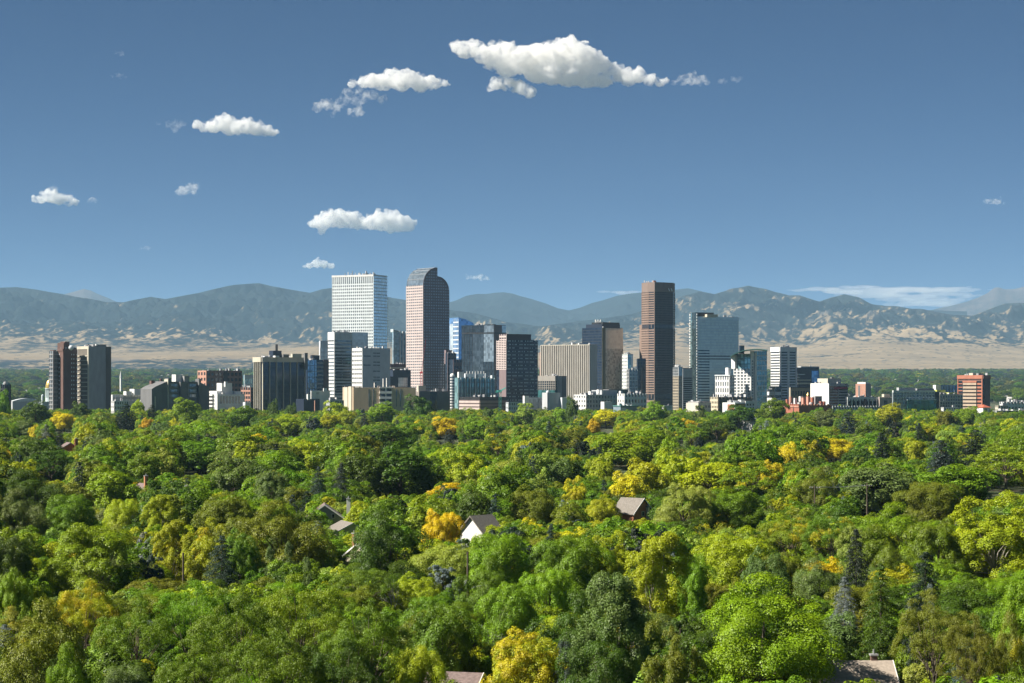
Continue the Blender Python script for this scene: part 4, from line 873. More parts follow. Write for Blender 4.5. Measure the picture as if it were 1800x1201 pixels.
b.rect('band_head', RB, 'L', 1693, 1717.4, 669.6, 672.6, 1.1); b.rect('side_wall', paint('shaded_rust_wall', (0.17, 0.13, 0.13)), 'R', 1729.5, 1740, 666.4, 745, .4); b.rect('corner_pier', RB, 'L', 1726, 1727.6, 666, 745, .9); b.rect('corner_pier', RB, 'L', 1684, 1685.2, 666, 745, .9); b.sub('roof_house', CR, 1703, 1710, 1715, 656, 660.5, 10); b.sub('roof_unit', GR, 1716, 1720, 1728, 656.5, 660.5, 8); b.done()  # side wall is the rust brick with shade put into its colour
b = Bld('tiled_roof_house', 'small white building with a hipped red tile roof at far right', 1717, 1728, 1741, 716.5, 1850, 45); b.core(W)
fz = b.z(716.5); ft = b.z(711.3); O = b.C; P4 = [(O[0] + b.tL[0] * u + b.tR[0] * w, O[1] + b.tL[1] * u + b.tR[1] * w) for (u, w) in ((-.8, -.8), (b.lenL + .8, -.8), (b.lenL + .8, b.lenR + .8), (-.8, b.lenR + .8))]
rb = b.part('hipped_roof', ROOFR, new=True); k = len(rb.v); rb.v += [(p[0], p[1], fz) for p in P4] + [(sum(p[0] for p in P4) / 4, sum(p[1] for p in P4) / 4, ft)]; rb.f += [(0, 1, 4), (1, 2, 4), (2, 3, 4), (3, 0, 4), (3, 2, 1, 0)]
b.rect('archway', DG, 'R', 1732, 1735, 719, 735, .1); b.done()
b = Bld('apartment_block', 'white apartment block with dark square windows at the right edge', 1758, 1765, 1812, 706.5, 2000, 58); b.core(G_win, 'glazing'); b.grid('R', W, 4, 8, .5, .55); b.grid('L', W, 4, 2, .5, .5); b.sub('roof_block', W, 1774, 1780, 1800, 704, 708, 8); b.done()
b = Bld('shop_block', 'low pale shops with an orange end panel at the right edge', 1745, 1752, 1808, 722, 1820, 58); b.core(LGR); b.rect('window', G_win, 'R', 1766, 1790, 722.8, 731, .2); b.rect('white_frame', W, 'R', 1790, 1796, 722, 740, .4); b.rect('orange_panel', ORG, 'R', 1796, 1806, 722, 740, .4); b.rect('violet_base', paint('violet_sign', (.12, .07, .2)), 'R', 1780, 1808, 736, 745, .5); b.done()
b = Bld('white_plant_block', 'white rooftop block with a dark sign among trees below the banded tower', 546, 547, 580, 687, 1930, 60); b.core(W); b.sub('roof_box', W, 568, 569, 575, 682.5, 688, 2); O, t, n, Lf, Ld = b.fr('R')
b.sub('annex', LGR, 554, 556, 590, 698, 740, 6, 60); b.sub('dark_annex', NVY, 520, 534, 576, 701.5, 740, -8, 52); b.sub('side_vent', W, 539, 541, 545, 693, 703, -6); b.sub('chimney', SAL, 552.4, 553.4, 554.4, 704, 740, -16); b.done()
tc = bpy.data.curves.new('sign_letters', 'FONT'); tc.body = 'RT'; tc.size = 2.9; tc.extrude = .05; to = bpy.data.objects.new('tmp', tc); COL.objects.link(to)
tm = bpy.data.meshes.new_from_object(to.evaluated_get(bpy.context.evaluated_depsgraph_get())); bpy.data.objects.remove(to, do_unlink=True)
ang = math.atan2(t[1], t[0]); M = Matrix.Translation((t[0] * b.u('R', 556) + n[0] * .12, t[1] * b.u('R', 556) + n[1] * .12, b.z(693.6))) @ Matrix.Rotation(ang, 4, 'Z') @ Matrix.Rotation(R(90), 4, 'X'); tm.transform(M)
link('sign_letters', tm, DG, b.root)
for (lab, xl, xc, xr, yt, D, mt) in (('small bright white block right of the brown granite skyscraper foot', 1164, 1168, 1182, 713, 1850, W), ('low cream block left of the right edge apartments', 1750, 1755, 1772, 713, 1880, CR),
        ('low white block at the foot of the plain grey tower', 196, 201, 226, 705, 1860, W), ('low pale grey block left of the tan hotel', 574, 580, 604, 704, 1880, LGR), ('low white block left of the pale deco building', 890, 894, 918, 707, 1880, W2), ('low white block between the teal office and brick tower', 1655, 1659, 1684, 716, 1850, W)):
    b = Bld('low_block', lab, xl, xc, xr, yt, D, 58); b.core(G_win, 'glazing'); b.grid('L', mt, 5, 3, .5, .5); b.grid('R', mt, 5, 6, .48, .5, cap=.8); b.done()
# tower cranes
def crane(label, mat, xm, ym0, ym1, xj, yj, D, w=1.3):
    a = PT(xm, ym0, D); t_ = PT(xm, ym1, D); j = PT(xj, yj, D - 8); root = empty('tower_crane', (a.x, a.y, 0)); tag(root, label, 'crane'); off = (a.x, a.y, 0)
    bm_ = Buf()
    for (dx, dy) in ((-w, -w), (w, -w), (w, w), (-w, w)): bm_.tube((a.x + dx, a.y + dy, 0), (t_.x + dx, t_.y + dy, t_.z), .3, n=4)
    zc = 0.0; s_ = 1
    while zc < t_.z - 2 * w:
        for dy in (-w, w): bm_.tube((a.x - w * s_, a.y + dy, zc), (a.x + w * s_, a.y + dy, zc + 2 * w), .16, n=4)
        zc += 2 * w; s_ = -s_
    link('mast', bm_.mesh('mast', off), mat, root)
    bj = Buf(); b0 = Vector(t_); d = (j - b0)
    for off_ in ((0, 0, .9), (0, -.9, -.5), (0, .9, -.5)): bj.tube(b0 + Vector(off_), j + Vector(off_) * .4, .26, n=4)
    nseg = int(d.length / 2.4)
    for i in range(nseg): bj.tube(b0 + d * (i / nseg) + Vector((0, 0, .9)), b0 + d * ((i + .5) / nseg) + Vector((0, -.8, -.5)), .13, n=4); bj.tube(b0 + d * ((i + .5) / nseg) + Vector((0, .8, -.5)), b0 + d * ((i + 1) / nseg) + Vector((0, 0, .9)), .13, n=4)
    link('jib', bj.mesh('jib', off), mat, root)
    bc = Buf(); bc.box((t_.x, t_.y), (1, 0), (0, -1), -1.6, 1.6, t_.z - 1.2, t_.z + 1.4, -1.4, 1.4); link('cab', bc.mesh('cab', off), mat, root)
    bw_ = Buf(); e = -d.normalized() * 6; bw_.tube(b0, b0 + Vector((e.x, e.y, .4)), .5, n=4); bw_.box((t_.x + e.x, t_.y + e.y), (1, 0), (0, -1), -1.2, 1.2, t_.z - 1.6, t_.z + .6, -1, 1); link('counterweight', bw_.mesh('counterweight', off), mat, root)
crane('slender red crane leaning against the foot of the curved top tower', paint('crane_red', (0.62, 0.06, 0.08), .5), 741, 720, 655, 748.5, 597, 2600)
crane('slim teal crane mast in front of the navy dotted tower', paint('crane_teal', (0.06, 0.30, 0.26), .5), 879, 735, 688, 889, 682, 1930, 1.0)
# ---------------------------------------------------------------- trees
def leaf_mat():
    m, nt, N, L, out = newmat('leaves')
    oi = N.new('ShaderNodeObjectInfo')
    ti = N.new('ShaderNodeAttribute'); ti.attribute_type = 'INSTANCER'; ti.attribute_name = 'tint'
    au = N.new('ShaderNodeAttribute'); au.attribute_type = 'INSTANCER'; au.attribute_name = 'autumn'
    isi = N.new('ShaderNodeAttribute'); isi.attribute_type = 'INSTANCER'; isi.attribute_name = 'scattered'
    base = N.new('ShaderNodeMix'); base.data_type = 'RGBA'
    L.new(isi.outputs['Fac'], base.inputs[0]); L.new(oi.outputs['Color'], base.inputs[6]); L.new(ti.outputs['Color'], base.inputs[7])
    al = N.new('ShaderNodeMix'); al.data_type = 'FLOAT'
    L.new(isi.outputs['Fac'], al.inputs[0]); L.new(oi.outputs['Alpha'], al.inputs[2]); L.new(au.outputs['Fac'], al.inputs[3])
    lob = N.new('ShaderNodeAttribute'); lob.attribute_name = 'lobe'
    var = N.new('ShaderNodeAttribute'); var.attribute_name = 'vary'
    # lobes whose number falls under the autumn share have turned
    lt = N.new('ShaderNodeMath'); lt.operation = 'SUBTRACT'; L.new(al.outputs[0], lt.inputs[0]); L.new(lob.outputs['Fac'], lt.inputs[1])
    sm = N.new('ShaderNodeMapRange'); sm.inputs[1].default_value = -0.04; sm.inputs[2].default_value = 0.08; L.new(lt.outputs[0], sm.inputs[0])
    gold = N.new('ShaderNodeMix'); gold.data_type = 'RGBA'; L.new(var.outputs['Fac'], gold.inputs[0]); gold.inputs[6].default_value = (0.56, 0.44, 0.012, 1); gold.inputs[7].default_value = (0.52, 0.50, 0.012, 1)
    turn = N.new('ShaderNodeMix'); turn.data_type = 'RGBA'; L.new(sm.outputs[0], turn.inputs[0]); L.new(base.outputs[2], turn.inputs[6]); L.new(gold.outputs[2], turn.inputs[7])
    hs = N.new('ShaderNodeHueSaturation')
    vr = N.new('ShaderNodeMapRange'); vr.inputs[3].default_value = 0.68; vr.inputs[4].default_value = 1.32; L.new(var.outputs['Fac'], vr.inputs[0])
    hr = N.new('ShaderNodeMapRange'); hr.inputs[3].default_value = 0.503; hr.inputs[4].default_value = 0.488; L.new(lob.outputs['Fac'], hr.inputs[0])
    L.new(vr.outputs[0], hs.inputs['Value']); L.new(hr.outputs[0], hs.inputs['Hue']); L.new(turn.outputs[2], hs.inputs['Color'])
    d = N.new('ShaderNodeBsdfDiffuse'); t = N.new('ShaderNodeBsdfTranslucent'); L.new(hs.outputs[0], d.inputs[0])
    tc = N.new('ShaderNodeMix'); tc.data_type = 'RGBA'; tc.blend_type = 'MULTIPLY'; tc.inputs[0].default_value = 1; L.new(hs.outputs[0], tc.inputs[6]); tc.inputs[7].default_value = (1.25, 1.15, 0.6, 1)
    L.new(tc.outputs[2], t.inputs[0])
    mx = N.new('ShaderNodeMixShader'); mx.inputs[0].default_value = 0.24; L.new(d.outputs[0], mx.inputs[1]); L.new(t.outputs[0], mx.inputs[2])
    gl = N.new('ShaderNodeBsdfGlossy'); gl.inputs['Roughness'].default_value = 0.5; gl.inputs[0].default_value = (1, 1, 1, 1)
    m2 = N.new('ShaderNodeMixShader'); m2.inputs[0].default_value = 0.025; L.new(mx.outputs[0], m2.inputs[1]); L.new(gl.outputs[0], m2.inputs[2])
    L.new(m2.outputs[0], out.inputs[0])
    return m
LEAF = leaf_mat()
BARK = paint('bark', (0.12, 0.095, 0.07), 0.95, 0.35, 2.0)
BARKP = paint('pale_bark', (0.34, 0.31, 0.26), 0.95, 0.3, 2.0)

def unit(rng, n):
    v = rng.normal(size=(n, 3)); return v / np.linalg.norm(v, axis=1, keepdims=True)

def leaf_mesh(name, C, rad, lobeid, nleaf, size, rng, center, flat=1.0, up=0.35, out=0.6, aspect=0.62, fill=0.28, rnd=0.45):
    """leaf quads spread over the clumps C (centres), rad (radii)"""
    p = rad ** 2; p = p / p.sum()
    k = rng.choice(len(C), nleaf, p=p)
    d = unit(rng, nleaf)
    o = C[k] - center; o = o / (np.linalg.norm(o, axis=1, keepdims=True) + 1e-6)
    d = d + out * o + np.array([0, 0, 0.25]); d /= np.linalg.norm(d, axis=1, keepdims=True)
    rr = rad[k] * (1 - fill * rng.random(nleaf) ** 1.5)
    off = d * rr[:, None]; off[:, 2] *= flat
    P = C[k] + off
    nrm = d + rnd * unit(rng, nleaf) + np.array([0, 0, up]); nrm /= np.linalg.norm(nrm, axis=1, keepdims=True)
    a = np.cross(nrm, unit(rng, nleaf)); a /= (np.linalg.norm(a, axis=1, keepdims=True) + 1e-9)
    b = np.cross(nrm, a)
    s = size * rng.uniform(0.6, 1.35, nleaf)[:, None] * 0.5
    q = np.stack([P - a * s, P - b * s * aspect, P + a * s, P + b * s * aspect], 1).reshape(-1, 3)
    F = np.arange(4 * nleaf, dtype=np.int32).reshape(-1, 4)
    me = np_mesh(name, q, F)
    fattr(me, 'lobe', np.repeat(lobeid[k], 4)); fattr(me, 'vary', np.repeat(np.clip(0.55 * rng.random(nleaf) + 0.45 * ((lobeid[k] * 7.31) % 1.0), 0, 1), 4))
    me.materials.append(LEAF)
    return me

def limbs_mesh(name, h, r0, tips, rng, mat, fork=0.3):
    b = Buf(); z1 = h * fork; top = Vector((rng.normal() * .3, rng.normal() * .3, h * 0.72))
    mid = Vector((rng.normal() * .15, rng.normal() * .15, z1))
    b.tube((0, 0, -0.3), mid, r0, r0 * .8, 7); b.tube(mid, top, r0 * .8, r0 * .2, 6)
    for t in tips:
        t = Vector(t); f = rng.uniform(0.0, 0.8); st = mid.lerp(top, f * 0.75)
        m1 = st.lerp(t, .5) + Vector((rng.normal() * .35, rng.normal() * .35, rng.uniform(0, .7)))
        ra = r0 * rng.uniform(.28, .42) * (1 - .5 * f)
        b.tube(st, m1, ra, ra * .65, 5); b.tube(m1, t, ra * .65, ra * .18, 4)
    me = b.mesh(name); me.materials.append(mat)
    return me

def sub_lobes(C, r, ids, n, rng, center, k=0.46, flat=1.0):
    d = unit(rng, len(C) * n).reshape(len(C), n, 3)
    o = (C - center); o /= np.linalg.norm(o, axis=1, keepdims=True) + 1e-6
    d = d + 0.75 * o[:, None, :] + np.array([0, 0, 0.2]); d /= np.linalg.norm(d, axis=2, keepdims=True)
    off = d * (r[:, None, None] * 0.72); off[..., 2] *= flat
    S = (C[:, None, :] + off).reshape(-1, 3)
    return S, np.repeat(r, n) * k * rng.uniform(0.7, 1.3, len(C) * n), np.clip(np.repeat(ids, n) * .75 + .25 * rng.random(len(C) * n), 0, 1)

def tree_round(seed, nleaf, leaf, nl=62, Rr=6.4, zc=8.2, Rz=6.6, lobe=(.24, .40), subs=10, flat=0.95, up=.35, fill=.3, zmin=-.85, bark=None, fork=.2, rnd=.36):
    rng = np.random.default_rng(seed)
    d = unit(rng, nl * 4); d = d[d[:, 2] > zmin][:nl]; n = len(d)
    lump = 1 + 0.22 * np.sin(d[:, 0] * 3.1 + seed) * np.cos(d[:, 1] * 2.7 + 2 * seed) + 0.12 * rng.normal(size=n)
    rad = rng.uniform(.42, .78, n) * lump
    C = np.stack([d[:, 0] * Rr * rad, d[:, 1] * Rr * rad, zc + d[:, 2] * Rz * rad], 1)
    r = Rr * rng.uniform(lobe[0], lobe[1], n)
    ids = rng.random(n); cen = np.array([0, 0, zc - .25 * Rz])
    S, sr, sid = sub_lobes(C, r, ids, subs, rng, cen, flat=flat)
    me = leaf_mesh('crown', S, sr, sid, nleaf, leaf, rng, cen, flat, up, fill=fill, rnd=rnd)
    tr = limbs_mesh('trunk', 15.0, .38, C[rng.choice(n, min(n, 24), False)], rng, bark or BARK, fork)
    return me, tr

def tree_locust(seed, nleaf, leaf):
    rng = np.random.default_rng(seed); n = 70
    a = rng.uniform(0, 2 * np.pi, n); q = np.sqrt(rng.random(n)); R_ = 7.2 * q
    z = 14.2 - 4.6 * q ** 2 - rng.random(n) ** 1.3 * 6.0 * (1 - .35 * q)
    C = np.stack([R_ * np.cos(a), R_ * np.sin(a), z], 1); r = rng.uniform(1.1, 2.0, n); ids = rng.random(n); cen = np.array([0, 0, 7.0])
    S, sr, sid = sub_lobes(C, r, ids, 9, rng, cen, .5, .5)
    me = leaf_mesh('crown', S, sr, sid, nleaf, leaf, rng, cen, .5, .5, out=.2, aspect=.42, fill=.7, rnd=.75)
    return me, limbs_mesh('trunk', 15.0, .34, C[rng.choice(n, 34, False)], rng, BARK, .22)

def tree_tall(seed, nleaf, leaf):
    return tree_round(seed, nleaf, leaf, nl=60, Rr=5.0, zc=9.6, Rz=8.4, lobe=(.2, .34), subs=8, flat=1.35, up=.15, fill=.42, zmin=-.9, bark=BARKP, fork=.2, rnd=.55)

def tree_spruce(seed, nleaf, leaf, h=16.0, base=3.7, power=.5, lev=30):
    rng = np.random.default_rng(seed); C = []; r = []; ids = []
    tips = []
    for i in range(lev):
        f = i / (lev - 1); z = 1.2 + (h - 1.4) * f; Rr = base * (1 - f) ** power * rng.uniform(.86, 1.1) + .18
        nb = max(4, int(11 * (1 - f) + 3)); a0 = rng.uniform(0, 6.28)
        for j in range(nb):
            a = a0 + 2 * np.pi * j / nb + rng.normal() * .14; L_ = Rr * rng.uniform(.75, 1.12); idv = rng.random(); zj = z + rng.normal() * .32
            for q in np.linspace(.3, 1, 5):
                C.append((math.cos(a) * L_ * q, math.sin(a) * L_ * q, zj - .30 * L_ * q * q + .12 * q)); r.append(.36 + .42 * (1 - abs(q - .6)) * (1 - .5 * f)); ids.append(idv)
        tips.append((Rr * .6 * math.cos(a0), Rr * .6 * math.sin(a0), z - .2))
    C = np.array(C); r = np.array(r); ids = np.array(ids)
    me = leaf_mesh('crown', C, r, ids, nleaf, leaf, rng, np.array([0, 0, 5.0]), .62, .25, out=.6, aspect=.4, fill=.5, rnd=.8)
    b = Buf(); b.tube((0, 0, -.3), (0, 0, h * .5), .26, .16, 7); b.tube((0, 0, h * .5), (0, 0, h * .985), .16, .03, 6)
    for t in tips[::2]: b.tube((0, 0, t[2] + .3), t, .07, .02, 4)
    tr = b.mesh('trunk'); tr.materials.append(BARK)
    return me, tr

def tree_juniper(seed, nleaf, leaf):
    rng = np.random.default_rng(seed); n = 60; z = rng.uniform(.6, 10.2, n); f = z / 10.8
    a = rng.uniform(0, 6.28, n); Rr = 2.1 * (np.sin(np.pi * (0.12 + .86 * f)) ** .75) * rng.uniform(.35, .8, n)
    C = np.stack([Rr * np.cos(a), Rr * np.sin(a), z], 1); r = rng.uniform(.55, .95, n); ids = rng.random(n); cen = np.array([0, 0, 2.0])
    S, sr, sid = sub_lobes(C, r, ids, 6, rng, cen, .5, 1.4)
    me = leaf_mesh('crown', S, sr, sid, nleaf, leaf, rng, cen, 1.5, .4, aspect=.4, fill=.4, rnd=.6)
    return me, limbs_mesh('trunk', 10.0, .2, C[:8], rng, BARK, .1)

def tree_bare(seed):
    rng = np.random.default_rng(seed); b = Buf(); tw = Buf()
    def grow(p, d, L_, r, k, buf):
        e = p + d * L_; buf.tube(p, e, r, r * .62, 5 if k < 2 else 4)
        if k >= 5: return
        for _ in range(3 if k < 4 else 2):
            nd = (d + Vector(rng.normal(size=3)) * .5 + Vector((0, 0, .12))).normalized(); grow(e, nd, L_ * rng.uniform(.6, .82), r * .6, k + 1, b if k < 1 else tw)
    grow(Vector((0, 0, -.2)), Vector((0, 0, 1)), 3.4, .28, 0, b)
    gm = paint('weathered_twigs', (0.36, 0.34, 0.33), .95, .3, 2.0)
    t = b.mesh('trunk'); t.materials.append(gm); c = tw.mesh('crown'); c.materials.append(gm)
    return c, t

NEAR, LF = 66000, .205
MIDN, LM = 15000, .44
KIT = {
    'A': [tree_round(11, NEAR, LF), tree_round(12, NEAR, LF, nl=50, Rz=6.8, lobe=(.26, .44), zc=8.2), tree_round(13, NEAR, LF, nl=80, Rr=6.6, Rz=6.0, lobe=(.2, .32), zc=8.4), tree_round(14, NEAR, LF, nl=54, Rr=6.2, Rz=7.2, lobe=(.22, .4), subs=9, zc=8.0, fill=.42)],
    'B': [tree_locust(21, 62000, .185), tree_locust(22, 62000, .185)],
    'C': [tree_tall(31, NEAR, .2), tree_tall(32, NEAR, .2)],
    'D': [tree_spruce(41, 42000, .22), tree_spruce(42, 42000, .22, 16, 4.3, .66, 27)],
    'E': [tree_round(51, 36000, .2, nl=80, Rr=4.2, zc=6.4, Rz=6.2, lobe=(.16, .24), subs=7, fill=.25, zmin=-.8)],
    'F': [tree_juniper(61, 22000, .17)],
    'G': [tree_bare(71)],
    'a': [tree_round(81, MIDN, LM), tree_round(82, MIDN, LM, nl=48, Rz=7.0, lobe=(.26, .42), zc=8.0)],
    'b': [tree_locust(83, 12000, .48)],
    'c': [tree_tall(84, MIDN, LM)],
    'd': [tree_spruce(85, 8000, .5)],
    'e': [tree_round(86, 9000, .4, nl=70, Rr=4.2, zc=6.4, Rz=6.2, lobe=(.16, .24), subs=6, zmin=-.8)],
}
STD = {'A': (15.2, 6.6), 'B': (15.0, 7.8), 'C': (18.5, 5.6), 'D': (16.0, 3.7), 'E': (12.4, 4.4), 'F': (11.0, 2.3), 'G': (11.0, 5.0)}
TNAME = {'A': 'broadleaf_tree', 'B': 'honey_locust_tree', 'C': 'cottonwood_tree', 'D': 'spruce_tree', 'E': 'round_conifer', 'F': 'juniper_tree', 'G': 'bare_tree'}
FORMW = {'A': 'round crowned tree', 'B': 'feathery spreading tree', 'C': 'tall upright tree', 'D': 'conical spruce', 'E': 'dense rounded conifer', 'F': 'slim columnar juniper', 'G': 'leafless twiggy tree'}
TONE = {  # base leaf colours
    'bright green': (0.195, 0.335, 0.007), 'mid green': (0.138, 0.252, 0.007), 'deep green': (0.068, 0.140, 0.007), 'olive green': (0.175, 0.225, 0.014),
    'yellow green': (0.360, 0.435, 0.010), 'golden yellow': (0.66, 0.60, 0.012), 'orange gold': (0.62, 0.46, 0.012), 'pale green': (0.29, 0.39, 0.05),
    'blue grey': (0.175, 0.240, 0.222), 'dark blue green': (0.044, 0.074, 0.060), 'near black green': (0.025, 0.044, 0.024), 'grey green': (0.135, 0.200, 0.045), 'rusty olive': (0.22, 0.23, 0.018), 'grey': (0.3, 0.3, 0.3)}
TK = {'g1': 'bright green', 'g2': 'mid green', 'g3': 'deep green', 'g4': 'olive green', 'g5': 'yellow green', 'y': 'golden yellow', 'o': 'orange gold', 'p': 'pale green', 's1': 'blue grey', 's2': 'dark blue green', 's3': 'near black green', 'j': 'grey green', 'r': 'rusty olive', 'x': 'grey'}
